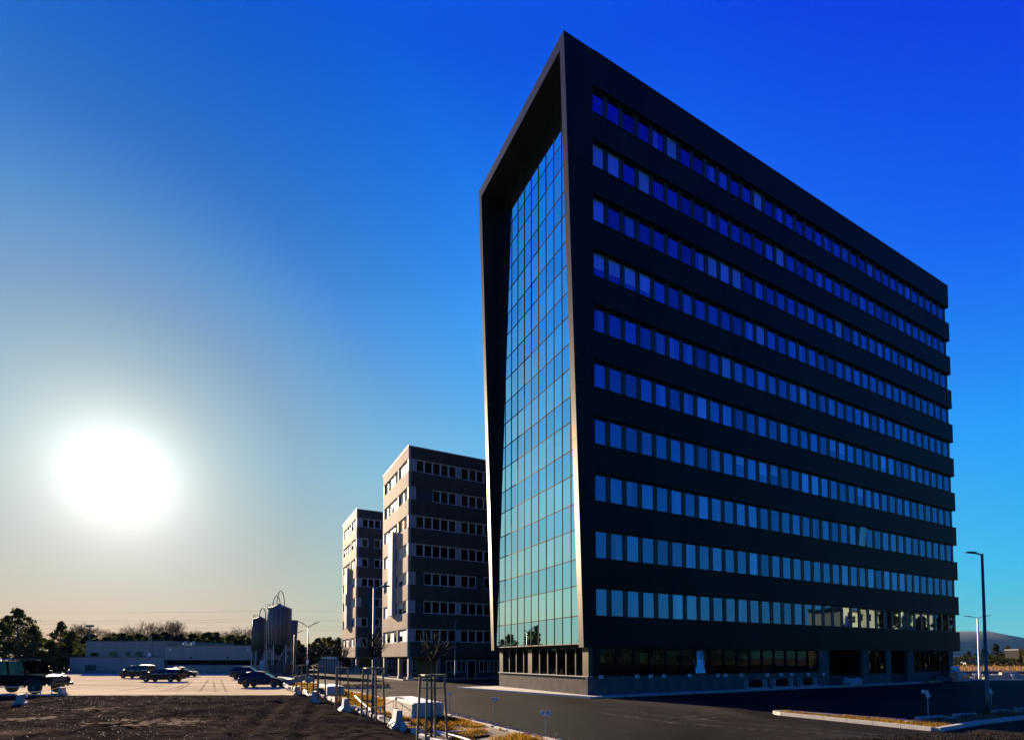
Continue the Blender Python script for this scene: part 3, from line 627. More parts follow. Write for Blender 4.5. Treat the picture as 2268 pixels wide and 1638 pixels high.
obj('cornice', MB().box(wx(366) - .05, WL + .15, -.08, 22.2, 5.1, 5.22), M['steel_dark'], wh)
for a, b, z0, z1 in ((190, 208, 3.2, 3.95), (234.5, 250, 3.2, 4.05), (270, 279, 3.2, 4.05), (292, 307, 3.2, 4.05)):
    f = obj('window', MB().box(wx(a), wx(b), .9, .999, z0, z1), M['steel_dark'], wh); obj('pane', MB().box(wx(a) + .08, wx(b) - .08, .87, .899, z0 + .08, z1 - .08), M['block_glass'], f)
obj('garage_door', MB().box(wx(189), wx(213.5), -.05, -.002, .35, 1.55), M['shutter'], wh)
obj('loading_rail', MB().box(wx(160), WL, -.8, -.72, .45, .55).box(wx(160), WL, -.8, -.72, .15, .2), M['steel_dark'], wh)
for q in range(14): obj('rail_post', MB().box(wx(160 + q * 30), wx(160 + q * 30) + .08, -.81, -.71, 0, .56), M['steel'], wh)
for px in (378.5, 549): obj('wall_lamp', MB().lathe([(.02, -.12), (.2, -.1), (.22, 0)], 10, (wx(px), 0, 4.35), 'y'), M['white'], wh)
for px in (424, 505): obj('vent', MB().lathe([(.02, -.06), (.17, -.05), (.18, 0)], 10, (wx(px), 0, 2.9), 'y'), M['joint'], wh)
for px in (323, 328): obj('drainpipe', MB().tube([(wx(px), .8, 3.5), (wx(px), .8, 7.0)], .05, 5), M['steel'], wh)
obj('meter_box', MB().box(wx(322), wx(329), .7, .95, 3.1, 3.8), M['white'], wh)
for q in range(6): obj('roof_vent', MB().box(wx(372 + q * 6), wx(374.5 + q * 6), 3, 3.5, 5.22, 5.22 + .25 + .3 * ((q * 7) % 3)), M['steel'], wh)
fl = thing('flue', 'tall tan flue pipe steaming in front of the warehouse', 'flue', G(266, 1489))
zt = AT(266, 1425, fl.location.y).z
obj('pipe', MB().tube([(0, 0, .4), (0, 0, zt)], .2, 10).tube([(0, 0, 0), (0, 0, .4)], .1, 6), mat('flue_tan', (.5, .36, .2), .5, .3), fl); obj('cap', MB().tube([(0, 0, zt), (0, 0, zt + .15)], .26, 10), M['steel'], fl)
M['steam'] = leafy('steam', (.85, .85, .85), (.9, .9, .9), .6)
sp = MB(); rs = random.Random(5)
for q in range(22): t = q / 21; sp.blob((fl.location.x + .2 + t * 2.2, fl.location.y, zt + .35 + rs.uniform(-.1, .12) - .1 * t), (.2 * (1 - .5 * t), .14, .11 * (1 - .4 * t)), 7, 4, .3, rs)
tag(obj('steam', sp, M['steam'], smooth=True), 'thin white steam drifting from the flue pipe', 'steam', kind='stuff')
mast = thing('floodlight_mast', 'thin floodlight mast rising above the warehouse roof', 'floodlight', AT(196, 1489, 128) * 1); mast.location.z = 0
mz = AT(196, 1386, 128).z
obj('pole', MB().tube([(0, 0, 0), (0, 0, mz)], [.2, .14], 6), M['steel_dark'], mast); obj('crossbar', MB().box(-.9, .9, -.15, .15, mz - .15, mz + .3), M['steel_dark'], mast)

M['silo_rib'] = ribbed('silo_ribbed', (.13, .115, .105), .55, 2.5, 'X', .08, .6, metal=.3)
M['silo_dark'] = mat('silo_paint', (.05, .05, .045), .6, .1, var=.2, vscale=.8, stretch=(1, 1, .2))
def silo(label, x0, x1, ytop, yapex, ybot, Y, m, hoops, ladder):
    pa, pb = AT(x0, 1400, Y), AT(x1, 1400, Y); c = (pa + pb) / 2; r = (pb.x - pa.x) / 2; zb = AT((x0 + x1) / 2, ybot, Y).z; zt = AT((x0 + x1) / 2, ytop, Y).z; za = AT((x0 + x1) / 2, yapex, Y).z
    s = thing('silo', label, 'silo', (c.x, Y, 0), 0, 'silos beside the warehouse')
    b = MB().lathe([(r, zb), (r, zt)], 28); obj('shell', b, m, s, smooth=True)
    for q in range(18):
        t = 2 * math.pi * q / 18; obj('stave', MB().tube([(r * math.cos(t), r * math.sin(t), zb), (r * math.cos(t), r * math.sin(t), zt)], .045, 4), M['steel'] if m is M['silo_rib'] else m, s)
    obj('cone_roof', MB().lathe([(r + .06, zt - .02), (r + .04, zt + .1), (.3, za), (.28, za + .15)], 28), m, s)
    obj('hopper', MB().lathe([(.35, max(1.6, zb - 1.9)), (r * .96, zb)], 24), M['steel_dark'], s)
    for q in range(6):
        t = 2 * math.pi * (q + .5) / 6; obj('leg', MB().tube([(r * .98 * math.cos(t), r * .98 * math.sin(t), 0), (r * .98 * math.cos(t), r * .98 * math.sin(t), zb)], .09, 6), M['steel'], s)
    for q in range(3):
        t = 2 * math.pi * (q * 2 + .5) / 6; u = t + math.pi / 3; obj('brace', MB().tube([(r * .98 * math.cos(t), r * .98 * math.sin(t), .1), (r * .98 * math.cos(u), r * .98 * math.sin(u), zb - .2)], .06, 5), M['steel'], s)
    for hx, hw, hz in hoops:
        pts = [(hx * r + hw * math.cos(v), 0, zt + (za - zt) * .55 + hz * math.sin(v)) for v in [math.pi * q / 10 for q in range(11)]]; obj('pipe_hoop', MB().tube(pts, .07, 6), M['steel_dark'], s)
    for q in range(7):
        t = math.pi * (.55 + .1 * q); x, y = r * .9 * math.cos(t), -abs(r * .5 * math.sin(t)); obj('rail_post', MB().tube([(x, y, zt), (x, y, zt + 1.0)], .035, 4), M['steel_dark'], s)
    if ladder:
        for dx in (-.2, .2): obj('ladder_rail', MB().tube([(-r * .9 + dx, -r * .48 - .1, .5), (-r * .9 + dx, -r * .48 - .1, zt + .9)], .03, 4), M['steel'], s)
        obj('ladder_rung', tuple_rungs(r, zt), M['steel'], s)
    return s
def tuple_rungs(r, zt):
    m = MB(); z = 1
    while z < zt: m.box(-r * .9 - .2, -r * .9 + .2, -r * .48 - .12, -r * .48 - .08, z, z + .08); z += .6
    return m
silo('tall ribbed grey silo with hoop pipes on its conical roof', 593, 643, 1348, 1338, 1427, 97, M['silo_rib'], ((-.25, .65, 2.0), (.1, .7, 2.9)), True)
silo('shorter dark silo left of the ribbed one', 559.5, 592.5, 1372, 1366, 1441, 99, M['silo_dark'], ((.3, .6, 1.9),), False)
ch = thing('slim_silo', 'slim tapering steel bin right of the ribbed silo', 'silo', (AT(651, 1450, 96).x, 96, 0), 0, 'silos beside the warehouse')
z0 = AT(651, 1462, 96).z; z1 = AT(651, 1373, 96).z
obj('shell', MB().lathe([(.3, z0), (.42, z0 + 2.5), (.62, z1)], 16), M['silo_rib'], ch, smooth=True)
for dx in (-.3, .3): obj('leg', MB().tube([(dx, 0, 0), (dx, 0, z0 + 1)], .06, 5), M['steel'], ch)
tk = thing('tank', 'pale grey upright tank under the dark silo', 'tank', (AT(584, 1470, 94).x, 94, 0))
obj('shell', MB().lathe([(.55, .1), (.6, .3), (.6, 2.0), (.45, 2.3), (.1, 2.4)], 16), M['panel_pale'], tk, smooth=True); obj('foot', MB().box(-.5, .5, -.5, .5, 0, .1), M['concrete'], tk)
ct = thing('skip_container', 'brown steel container standing under the ribbed silo', 'container', (AT(622, 1480, 95).x, 95, 0))
obj('body', MB().hexa([(-1.3, -1.2, .2), (1.5, -1.2, .2), (1.5, 1.2, .2), (-1.3, 1.2, .2), (-1.7, -1.3, 1.7), (1.9, -1.3, 1.7), (1.9, 1.3, 1.7), (-1.7, 1.3, 1.7)]), mat('rust_paint', (.10, .05, .045), .7, var=.3, vscale=2), ct)
for q in range(5): obj('rib', MB().box(-1.3 + q * .65, -1.2 + q * .65, -1.4, -1.22, .2, 1.7), M['steel_dark'], ct)
pn = thing('control_cabin', 'small grey cabin with a light panel between the silo legs', 'cabin', (AT(633, 1480, 98).x, 98.5, 0))
obj('wall', MB().box(-1, 1, -.8, .8, 1.8, 4.0), M['silo_dark'], pn); obj('window', MB().box(.1, .6, -.86, -.802, 2.7, 3.3), M['panel_pale'], pn)
for q in range(2): obj('leg', MB().box(-1 + q * 1.9, -.9 + q * 1.9, -.7, -.6, 0, 1.8), M['steel'], pn)

# ================================================================== trees
M['pine_leaf'] = leafy('pine_needles', (.022, .030, .010), (.085, .092, .028), .5, .6)
M['bare_leaf'] = leafy('dry_twigs', (.13, .10, .045), (.26, .19, .08), .5, .8)
M['dark_leaf'] = leafy('dark_evergreen', (.014, .021, .010), (.055, .06, .02), .45, .5)
def leaf(mb, c, s, rr):
    d = Vector((rr.gauss(0, 1), rr.gauss(0, 1), rr.gauss(0, 1))).normalized(); e = d.orthogonal().normalized(); f = d.cross(e); c = Vector(c)
    a = rr.uniform(0, 6.28); u = e * math.cos(a) + f * math.sin(a); w = d.cross(u)
    mb.quad(c - u * s, c + w * s * .45, c + u * s, c - w * s * .45)
def pine_meshes(seed, h=10., wid=4., clumps=60, per=42, low=.25, leafs=.24, cone=0.):
    rr = random.Random(seed); tr = MB(); cr = MB(); tr.tube([(0, 0, 0), (rr.uniform(-.2, .2), 0, h * .5), (rr.uniform(-.3, .3), .1, h * .93)], [.22, .15, .04], 7)
    for q in range(clumps):
        t = low + (1 - low) * (q + rr.random()) / clumps; shape = (1 - t) ** .75 * (1 if cone else .9) + (.06 if cone else .22 * math.sin(math.pi * t))
        a = rr.uniform(0, 6.283); rad_ = wid * .62 * shape * rr.uniform(.45, 1.1); z = h * t; c = Vector((rad_ * math.cos(a), rad_ * math.sin(a), z - (rad_ * .25 if cone else -.15 * rad_)))
        tr.tube([(0, 0, z - .4), c], [.05, .015], 4, False); s = (.55 if cone else .72) * (1 - .45 * t) * h / 10 * rr.uniform(.7, 1.25)
        for k in range(per):
            p = c + Vector((rr.gauss(0, s * .62), rr.gauss(0, s * .62), rr.gauss(0, s * .34))); leaf(cr, p, leafs * h / 10 * rr.uniform(.6, 1.4), rr)
    return tr, cr
def bare_meshes(seed, h=8., fan=.5, depth=6, r0=.13, stem=.3):
    rr = random.Random(seed); tr = MB(); br = MB(); tr.tube([(0, 0, 0), (0, 0, h * stem)], [r0, r0 * .8], 7)
    def grow(p, d, L, r, n):
        q = p + d * L; br.tube([p, (p + q) / 2 + Vector((rr.uniform(-1, 1), rr.uniform(-1, 1), 0)) * L * .06, q], [r, r * .85, r * .65], 4 if n > 2 else 3, False)
        if n == 0: return
        for k in range(rr.choice((2, 3, 3)) if n > 1 else 4):
            e = (d + Vector((rr.uniform(-fan, fan), rr.uniform(-fan, fan), rr.uniform(-.1, .35)))).normalized(); grow(q, e, L * rr.uniform(.62, .88), r * .62, n - 1)
    for k in range(4): grow(Vector((0, 0, h * stem)), Vector((rr.uniform(-fan, fan), rr.uniform(-fan, fan), 1)).normalized(), h * (1 - stem) * .27, r0 * .6, depth - 2)
    return tr, br
KIND = {}
for nm, f in (('pine', lambda: pine_meshes(1, 10, 6.4, 72, 46)), ('pine_b', lambda: pine_meshes(2, 10, 5.4, 60, 46, .2)), ('bush', lambda: pine_meshes(3, 10, 8.0, 60, 44, .06, .34)), ('bush_b', lambda: pine_meshes(14, 10, 9.0, 64, 40, .05, .36)),
              ('conifer', lambda: pine_meshes(4, 10, 4.2, 80, 34, .06, .3, 1)), ('bare', lambda: bare_meshes(5, 8, .42, 7)), ('bare_b', lambda: bare_meshes(6, 8, .55, 7)), ('bare_c', lambda: bare_meshes(16, 8, .5, 7))):
    t, c = f(); bare = nm.startswith('bare')
    KIND[nm] = (t.mesh('trunk', M['bark']), c.mesh('crown', M['bare_leaf'] if bare else M['dark_leaf'] if nm in ('conifer', 'bush_b') else M['pine_leaf']))
def tree(nm, kind, label, loc, h, group=None, wx_=1.):
    r = thing(nm, label, 'tree', loc, R.uniform(0, 6.28), group); s = h / (8. if kind.startswith('bare') else 10.); r.scale = (s * wx_, s * wx_, s)
    link('trunk', KIND[kind][0], r); link('crown', KIND[kind][1], r); return r
tree('pine_tree', 'pine', 'tallest dark pine at the left edge with a rounded clumpy top', (AT(38, 1450, 105).x, 105, 0), 12.3)
tree('pine_tree', 'pine_b', 'broad dark pine rising behind the off-road car roof', (AT(8, 1450, 108).x, 108, 0), 10.8)
tree('pine_tree', 'pine_b', 'lower pine filling the gap right of the tallest pine', (AT(70, 1450, 103).x, 103, 0), 8.8)
tree('pine_tree', 'pine', 'pointed pine left of the warehouse upper storey', (AT(133, 1450, 112).x, 112, 0), 10.3, None, .75)
tree('pine_tree', 'pine_b', 'small dark pine against the warehouse left end', (AT(158, 1450, 116).x, 116, 0), 8.6)
for k, (px, Y, h) in enumerate([(96, 118, 7.5), (112, 109, 6.5), (20, 98, 6), (55, 96, 5), (90, 100, 4.5), (118, 103, 5), (146, 106, 5.5)]):
    tree('bush_tree', 'bush' if k % 2 else 'bush_b', 'dark low tree at the foot of the left pines, ' + ('seventh from the right', 'beside the lone pine', 'leftmost of all', 'under the tallest pine', 'lowest of all', 'just left of the pointed pine', 'nearest the warehouse')[k], (AT(px, 1450, Y).x, Y, -.3), h, 'undergrowth trees below the left pines')
px = 165; k = 0
while px < 566:
    top = 1403 + 9 * math.sin(px * .031) + R.uniform(-5, 5) + (8 if px > 500 else 0); Y = 139 + R.uniform(-4, 9)
    tree('bare_tree', ('bare', 'bare_b', 'bare_c')[k % 3], 'bare fan-shaped tree in the belt behind the warehouse, ' + nth(k), (AT(px, 1450, Y).x, Y, 0), AT(px, top, Y).z * 1.24, 'bare trees behind the warehouse', 1.15)
    px += R.uniform(14, 23); k += 1
px = 150; k = 0
while px < 575:
    top = 1421 + R.uniform(-7, 6); Y = 128 + R.uniform(-3, 6)
    tree('evergreen_tree', ('bush', 'bush_b')[k % 2], 'dark round evergreen behind the warehouse roof, ' + nth(k), (AT(px, 1450, Y).x, Y, 0), AT(px, top, Y).z * 1.2, 'evergreens behind the warehouse', 1.25)
    px += R.uniform(13, 20); k += 1
px = 646; k = 0
while px < 775:
    top = 1424 + (px - 646) * -.12 + R.uniform(-5, 7); Y = 121 + R.uniform(-6, 8)
    tree('evergreen_tree', ('pine_b', 'bush', 'bush_b')[k % 3], 'dark evergreen between the silos and the far block, ' + nth(k), (AT(px, 1450, Y).x, Y, 0), AT(px, top, Y).z, 'evergreens right of the silos', .9)
    px += R.uniform(9, 14); k += 1
for px in (735, 752): tree('bare_tree', 'bare_b', 'bare tree above the evergreens, ' + ('farther from' if px < 740 else 'nearer to') + ' the far office block', (AT(px, 1450, 117).x, 117, 0), AT(px, 1405 if px > 740 else 1420, 117).z, 'bare trees beside the far block')
# right-hand background: conifers before the hills
for k, (px, yt, Y, kd, lab) in enumerate([(2206, 1425, 190, 'conifer', 'large pointed conifer right of the black lamp post'), (2232, 1430, 196, 'bush', 'broad dark tree beside the large conifer'), (2181, 1431, 205, 'conifer', 'slim conifer just left of the black lamp post'),
        (2146, 1441, 210, 'conifer', 'slim conifer nearest the tower corner'), (2136, 1447, 214, 'conifer', None), (2253, 1436, 185, 'bush_b', 'round dark tree at the right edge'), (2160, 1446, 218, 'conifer', None), (2172, 1448, 212, 'bush_b', None), (2192, 1449, 200, 'bush_b', None), (2218, 1446, 198, 'bush', None), (2128, 1452, 216, 'bush', None)]):
    tree('conifer_tree' if kd == 'conifer' else 'broad_tree', kd, lab or 'small dark tree in the row before the hills, ' + nth(k), (AT(px, 1450, Y).x, Y, 0), AT(px, yt, Y).z, None if lab else 'small trees before the hills', 1.25 if kd == 'conifer' else .8)
tree('bare_tree', 'bare_b', 'bare shrubby tree cut by the right picture edge', (AT(2272, 1450, 70).x, 70, 0), AT(2268, 1428, 70).z, None, 1)
# left of the frame the belt of trees goes on (seen mirrored in the glass)
def belt_leaf(name, pts, h, n, seed):
    rr = random.Random(seed); mb = MB()
    for q in range(n):
        i = rr.randrange(len(pts) - 1); p = Vector(pts[i]).lerp(Vector(pts[i + 1]), rr.random()); top = h * (.62 + .38 * (.5 + .5 * mnoise.noise(Vector((p.x * .07, p.y * .07, seed)))) + .12 * mnoise.noise(Vector((p.x * .3, p.y * .3, 2))))
        z = top * rr.random() ** .8; leaf(mb, (p.x + rr.gauss(0, 2), p.y + rr.gauss(0, 2), z), rr.uniform(.6, 1.3), rr)
    tag(obj(name, mb, M['dark_leaf']), 'unseen dark wood mirrored in the tower glass', 'wood', kind='stuff')
belt_leaf('unseen_wood', [(-106, 104, 0), (-160, 95, 0), (-230, 110, 0), (-300, 130, 0)], 6.5, 5200, 3)
belt_leaf('unseen_wood', [(30, -150, 0), (80, -120, 0), (150, -90, 0), (230, -60, 0), (260, 0, 0)], 11, 6500, 4)  # unseen wood added behind the camera to keep the ground-floor glass black
for k, (x, y, h) in enumerate([(-175, 108, 15), (-183, 112, 17), (-196, 115, 16), (-210, 118, 12), (-120, 96, 11)]):
    tree('bare_tree', ('bare', 'bare_b', 'bare_c')[k % 3], 'bare tree at the edge of the far wood, ' + nth(k), (x, y, 0), h, 'bare trees at the far wood')

# ================================================================== hills, field and houses at the right
M['hill'] = mat('wooded_hill', (.035, .045, .028), .9, var=.4, vscale=.004, detail=8)
def ridge(name, x0, x1, Y, depth, hf, n=70):
    mb = MB(); m = 10
    for i in range(n + 1):
        x = x0 + (x1 - x0) * i / n
        for j in range(m + 1):
            t = j / m; y = Y - depth * .5 + depth * t; z = hf(x) * math.sin(math.pi * min(1, t * 1.02)) ** .8 * (1 + .10 * mnoise.fractal(Vector((x * .004, y * .004, 1)), 1, 2, 4)) - 3
            mb.v.append((x, y, z))
    for i in range(n):
        for j in range(m): a = i * (m + 1) + j; mb.f.append((a, a + m + 1, a + m + 2, a + 1))
    tag(obj(name, mb, M['hill'], smooth=True), kind='structure')
def interp(x, P):
    for (xa, za), (xb, zb) in zip(P, P[1:]):
        if xa <= x <= xb: t = (x - xa) / (xb - xa); t = t * t * (3 - 2 * t) * .4 + t * .6; return za + (zb - za) * t
    return P[-1][1] if x > P[-1][0] else P[0][1]
ridge('hills', 1100, 3500, 2600, 900, lambda x: interp(x, [(1100, 50), (1800, 122), (2110, 128), (2150, 130), (2230, 120), (2330, 84), (2420, 52), (2700, 30), (3500, 20)]))
ridge('hills', 2600, 6500, 4600, 1200, lambda x: interp(x, [(2600, 80), (3900, 120), (4300, 128), (4600, 120), (6500, 90)]))
# dry field in strips behind the yard
fd = MB()
for q in range(26):
    y = 92 + q * 3.2; fd.hexa([(55, y, -.05), (190, y - 20, -.05), (190, y - 17.6, -.05), (55, y + 2.4, -.05), (55, y + .6, .35), (190, y - 19.4, .35), (190, y - 18.4, .35), (55, y + 1.6, .35)])
M['crop'] = mat('dry_crop', (.20, .11, .035), .9, var=.5, vscale=1.2, bump=.8, bscale=5)
tag(obj('field_rows', fd, M['crop']), kind='structure')
rr = random.Random(12); gb = MB()
for q in range(5000):
    y = 92 + rr.random() * 80; x = rr.uniform(52, 190); gb.quad((x - .12, y, .2), (x + .12, y, .2), (x + rr.uniform(-.2, .2), y, .2 + rr.uniform(.3, .75)))
M['straw'] = leafy('straw', (.16, .08, .02), (.34, .20, .06), .5, 2)
tag(obj('dry_grass', gb, M['straw']), 'dry brown stubble in rows across the far field', 'stubble', kind='stuff')
ret = thing('retaining_wall', 'low pale concrete wall in sunlight beyond the shaded yard', 'wall')
pL = AT(2182, 1509, 63); pR = AT(2330, 1509, 64); pL.z = pR.z = 0
d = (pR - pL); L = d.length; ret.location = pL; ret.rotation_euler = (0, 0, math.atan2(d.y, d.x)); nW = 8
for q in range(nW): obj('wall_block', MB().box(L * q / nW + .02, L * (q + 1) / nW - .02, 0, .4, 0, .58 + (.3 if q in (2, 3) else 0)), M['concrete'], ret)
kq = AT(2128, 1508, 61.5); kq.z = 0; kL = thing('kerb', None, None, kq, 0); tag(kL, kind='structure'); d = Vector((9, -1, 0)); kL.rotation_euler = (0, 0, math.atan2(d.y, d.x))
for q in range(9): obj('kerb_stone', MB().box(q * 1.1, q * 1.1 + 1.06, -.1, .1, 0, .16), M['concrete_pale'], kL)
hb = MB()
for q in range(9000):
    x = rr.uniform(70, 210); y = 150 - .15 * (x - 70) + rr.gauss(0, 1); hb_h = 1.6 + 2.2 * (.5 + .5 * mnoise.noise(Vector((x * .12, 3, 1)))); leaf(hb, (x, y, hb_h * rr.random()), rr.uniform(.2, .5), rr)
tag(obj('far_hedge', hb, M['dark_leaf']), 'dark hedge closing the brown field before the hills', 'hedge', kind='stuff')
# houses and sheds at the field edge
M['house_dark'] = mat('house_dark', (.012, .012, .013), .8, spec=.05); M['house_pale'] = mat('house_pale', (.5, .5, .5), .7); M['roof_tile'] = mat('roof_tile', (.14, .07, .05), .7, var=.2, vscale=2)
def house(label, px, Y, w, h, roof, wallm, roofm=None):
    c = AT(px, 1450, Y); s = thing('house', label, 'house', (c.x, Y, 0), -.35)
    obj('wall', MB().box(-w / 2, w / 2, 0, w * .7, 0, h), M[wallm], s)
    if roof: obj('roof', MB().prism([(-w / 2 - .3, -.4, h), (-w / 2 - .3, w * .7 + .4, h), (-w / 2 - .3, w * .35, h + roof)], (w + .6, 0, 0)), roofm or M['roof_tile'], s)
    else: obj('roof', MB().box(-w / 2 - .1, w / 2 + .1, -.1, w * .7 + .1, h, h + .3), M['steel_dark'], s)
    for q in range(3):
        x = -w * .35 + q * w * .3; obj('window', MB().box(x, x + w * .13, -.06, -.002, h * .35, h * .75), M['block_glass'], s)
    return s
house('white house with a blue-grey roof between the lamp posts', 2160, 152, 4.2, 1.1, .9, 'house_pale', mat('slate_roof', (.10, .14, .2), .5))
house('pale house with a lit gable beside the dark box building', 2241, 330, 2.6, 1.6, 1.8, 'house_pale')
house('dark flat-roofed building cut by the right picture edge', 2316, 140, 11, 4.6, 0, 'house_dark')
house('small white shed just right of the tower corner', 2117, 230, 4, 4.0, 0, 'house_pale')

# ================================================================== cream building and yard seen only as reflections
cb = thing('apartment_block', 'cream apartment block in the sun, mirrored in the tower windows', 'building', W(128, -46), ROT)
obj('wall', MB().box(-20, 22, -10, 0, 0, 14.5), mat('cream_render', (.58, .60, .27), .8, var=.1, vscale=.5), cb); obj('roof', MB().box(-20.4, 22.4, -10.4, .4, 14.5, 15.0), M['steel_dark'], cb)
for i in range(4):
    for k in range(9): obj('window', MB().box(-18 + k * 4.4, -16.4 + k * 4.4, .002, .05, 1.5 + i * 3.4, 3.2 + i * 3.4), M['block_glass'], cb)
for k, (a, b, h) in enumerate([(108, -36, 15), (118, -34, 12), (136, -37, 18), (141, -35, 13), (150, -36, 16), (98, -40, 9)]):
    tree('conifer_tree', 'conifer', 'conifer in front of the cream apartment block, ' + nth((1, 2, 3, 4, 5, 0)[k]), tuple(W(a, b)), h, 'conifers before the cream block')

# ================================================================== lamps
def lamp(label, loc, h, arms, m='steel', group=None, r=(.085, .055)):
    s = thing('street_lamp', label, 'street lamp', loc, 0, group)
    obj('pole', MB().tube([(0, 0, 0), (0, 0, .9), (0, 0, .92), (0, 0, h)], [r[0] * 1.15, r[0] * 1.15, r[0], r[1]], 10), M[m], s, smooth=True)
    obj('base_plate', MB().box(-.17, .17, -.17, .17, 0, .03), M['steel_dark'], s); obj('service_door', MB().box(-.05, .05, -r[0] * 1.2 - .006, -r[0] * 1.05, .35, .7), M['steel_dark'], s)
    for (dx, dy, dz, ln) in arms:
        e = Vector((dx, dy, 0)); e.normalize(); a0 = Vector((0, 0, h - .05)); a1 = e * ln * .45 + Vector((0, 0, h + dz * .5)); a2 = e * ln + Vector((0, 0, h + dz))
        ar = obj('arm', MB().tube([a0, a1], .035, 6), M[m], s); n = Vector((-e.y, e.x, 0)); hd = MB(); u = Vector((0, 0, 1))
        hd.hexa([a1 - n * .06 - u * .03, a1 + n * .06 - u * .03, a2 + n * .1 - u * .02, a2 - n * .1 - u * .02, a1 - n * .06 + u * .06, a1 + n * .06 + u * .06, a2 + n * .08 + u * .025, a2 - n * .08 + u * .025])
        obj('lamp_head', hd, M['steel_dark'], ar)
    return s
g1 = G(2188, 1582); lamp('tall dark lamp post in the shade with one flat head', g1, AT(2177, 1226, g1.y).z, [(-1, -.15, .06, .78)], 'steel_dark', None, (.075, .052))
g2 = AT(2170, 1508, 62.5); g2.z = 0; lamp('white sunlit lamp post with two heads beyond the yard', g2, AT(2164, 1367, g2.y).z, [(-1, .3, .25, 1.35), (1, -.3, .25, 1.35)], 'white', None, (.1, .08))
g3 = G(826, 1590, .15); lamp('bluish lamp post with a short arm beside the long concrete block', g3, AT(826, 1310, g3.y).z, [(1, .3, .12, .62)], 'post_grey', None, (.06, .045))
g4 = G(1008, 1511); lamp('slim lamp post against the shaded side of the near office block', g4, AT(1008, 1373, g4.y).z, [(.2, 1, .1, .9)], 'post_grey', None, (.075, .05))
for k, (px, py, Y) in enumerate([(683, 1387, 58.9), (652, 1404, 74), (630, 1412, 88), (617, 1419, 103)]):
    c = AT(px, py, Y); lamp(('nearest', 'second', 'third', 'farthest')[k] + ' of the twin-armed lamps in a row left of the far office block', (c.x, Y, 0), c.z, [(-1, .1, .62, 1.25), (1, -.1, .5, 1.2)], 'steel_dark', 'twin-armed street lamps')
    if k == 0: obj('notice', MB().box(-.14, .14, -.12, -.1, AT(683, 1468, Y).z, AT(683, 1460, Y).z), M['white'], bpy.data.objects[[o.name for o in COL.objects if o.name.startswith('street_lamp')][-1]])

# ================================================================== power lines
for k, (ya, yb, ym) in enumerate([(1352, 1346, 1356), (1372, 1364, 1374), (1378, 1366, 1380), (1385, 1378, 1392), (1396, 1385, 1400)]):
    Y = 300; pts = []
    for q in range(25):
        t = q / 24; px = -350 + 1250 * t; y = ya + (yb - ya) * t + (ym - (ya + yb) / 2) * 4 * t * (1 - t) + (max(0, t - .8) * 60)
        pts.append(AT(px, y, Y + (t * 40)))
    tag(obj('power_line', MB().tube(pts, .035, 4), M['steel_dark']), ('topmost', 'second', 'third', 'fourth', 'lowest')[k] + ' overhead wire sagging across the pale sky above the trees', 'power line', 'overhead wires')

# ================================================================== planting strip: kerbs, blocks, trees, stakes, barriers
rk = random.Random(21)
def stone_mesh(w, l, h): return MB().hexa([(-w / 2, -l / 2, 0), (w / 2, -l / 2, 0), (w / 2, l / 2, 0), (-w / 2, l / 2, 0), (-w / 2 + .03, -l / 2, h), (w / 2, -l / 2, h), (w / 2, l / 2, h), (-w / 2 + .03, l / 2, h)]).mesh('kerb_stone', M['concrete_pale'])
ks = [stone_mesh(.16, .98, .24), stone_mesh(.18, .62, .2), stone_mesh(.15, .98, .3)]
kb = thing('kerb', None, None, CN, ROT); tag(kb, kind='structure')
b = -22.; 
while b < 34:
    a = -16.08 - .95 * sstep(b, 0, 20); k = rk.randrange(3)
    if rk.random() > .2 or b > 10:
        o = link('kerb_stone', ks[k], kb, (a + rk.uniform(-.1, .1), b, .13 + rk.uniform(-.06, .04))); o.rotation_euler = (rk.uniform(-.08, .08), rk.uniform(-.2, .2), rk.uniform(-.16, .16))
    b += rk.choice((1.02, 1.05, 1.3, .85))
b = -22.
while b < 30:
    a = -12.98 - .9 * sstep(b, 2, 16)
    if rk.random() > .13:
        o = link('kerb_stone', ks[rk.choice((0, 0, 2))], kb, (a + rk.uniform(-.04, .04), b, -.04 + rk.uniform(-.03, .03))); o.rotation_euler = (0, rk.uniform(-.06, .06), rk.uniform(-.05, .05))
    b += rk.choice((1.0, 1.01, 1.02, 1.35))
# crushed stone along the road kerb
gs = MB()
for q in range(2600):
    b = rk.uniform(-20, -5) ; a = -12.78 + abs(rk.gauss(0, .35)); p = W(a, b, .01); s = rk.uniform(.015, .045)
    gs.hexa([p + Vector(v) * s for v in ((-1, -1, -.3), (1, -.8, -.3), (.9, 1, -.3), (-1, .9, -.3), (-.6, -.5, 1), (.5, -.6, .9), (.6, .5, 1), (-.5, .6, .8))])
tag(obj('crushed_stone', gs, M['concrete']), 'loose grey crushed stone spilled along the road kerb', 'gravel', kind='stuff')
M['stone_mix'] = mat('stone_mix', (.05, .042, .035), .7, var=.8, vscale=9)
# loose stones scattered on the dark gravel
gs = MB()
for q in range(5000):
    x, y = rk.uniform(-28, 0), rk.uniform(12, 33)
    if AB(Vector((x, y, 0)))[0] > -16.3: continue
    s = rk.uniform(.006, .02) * (1 if rk.random() < .95 else 1.7); p = Vector((x, y, gravel_z(x, y)))
    gs.hexa([p + Vector(v) * s for v in ((-1, -1, -.3), (1, -.8, -.3), (.9, 1, -.3), (-1, .9, -.3), (-.6, -.5, .8), (.5, -.6, .7), (.6, .5, .8), (-.5, .6, .6))])
tag(obj('loose_stones', gs, M['stone_mix']), 'small loose stones strewn over the dark gravel', 'stones', kind='stuff')
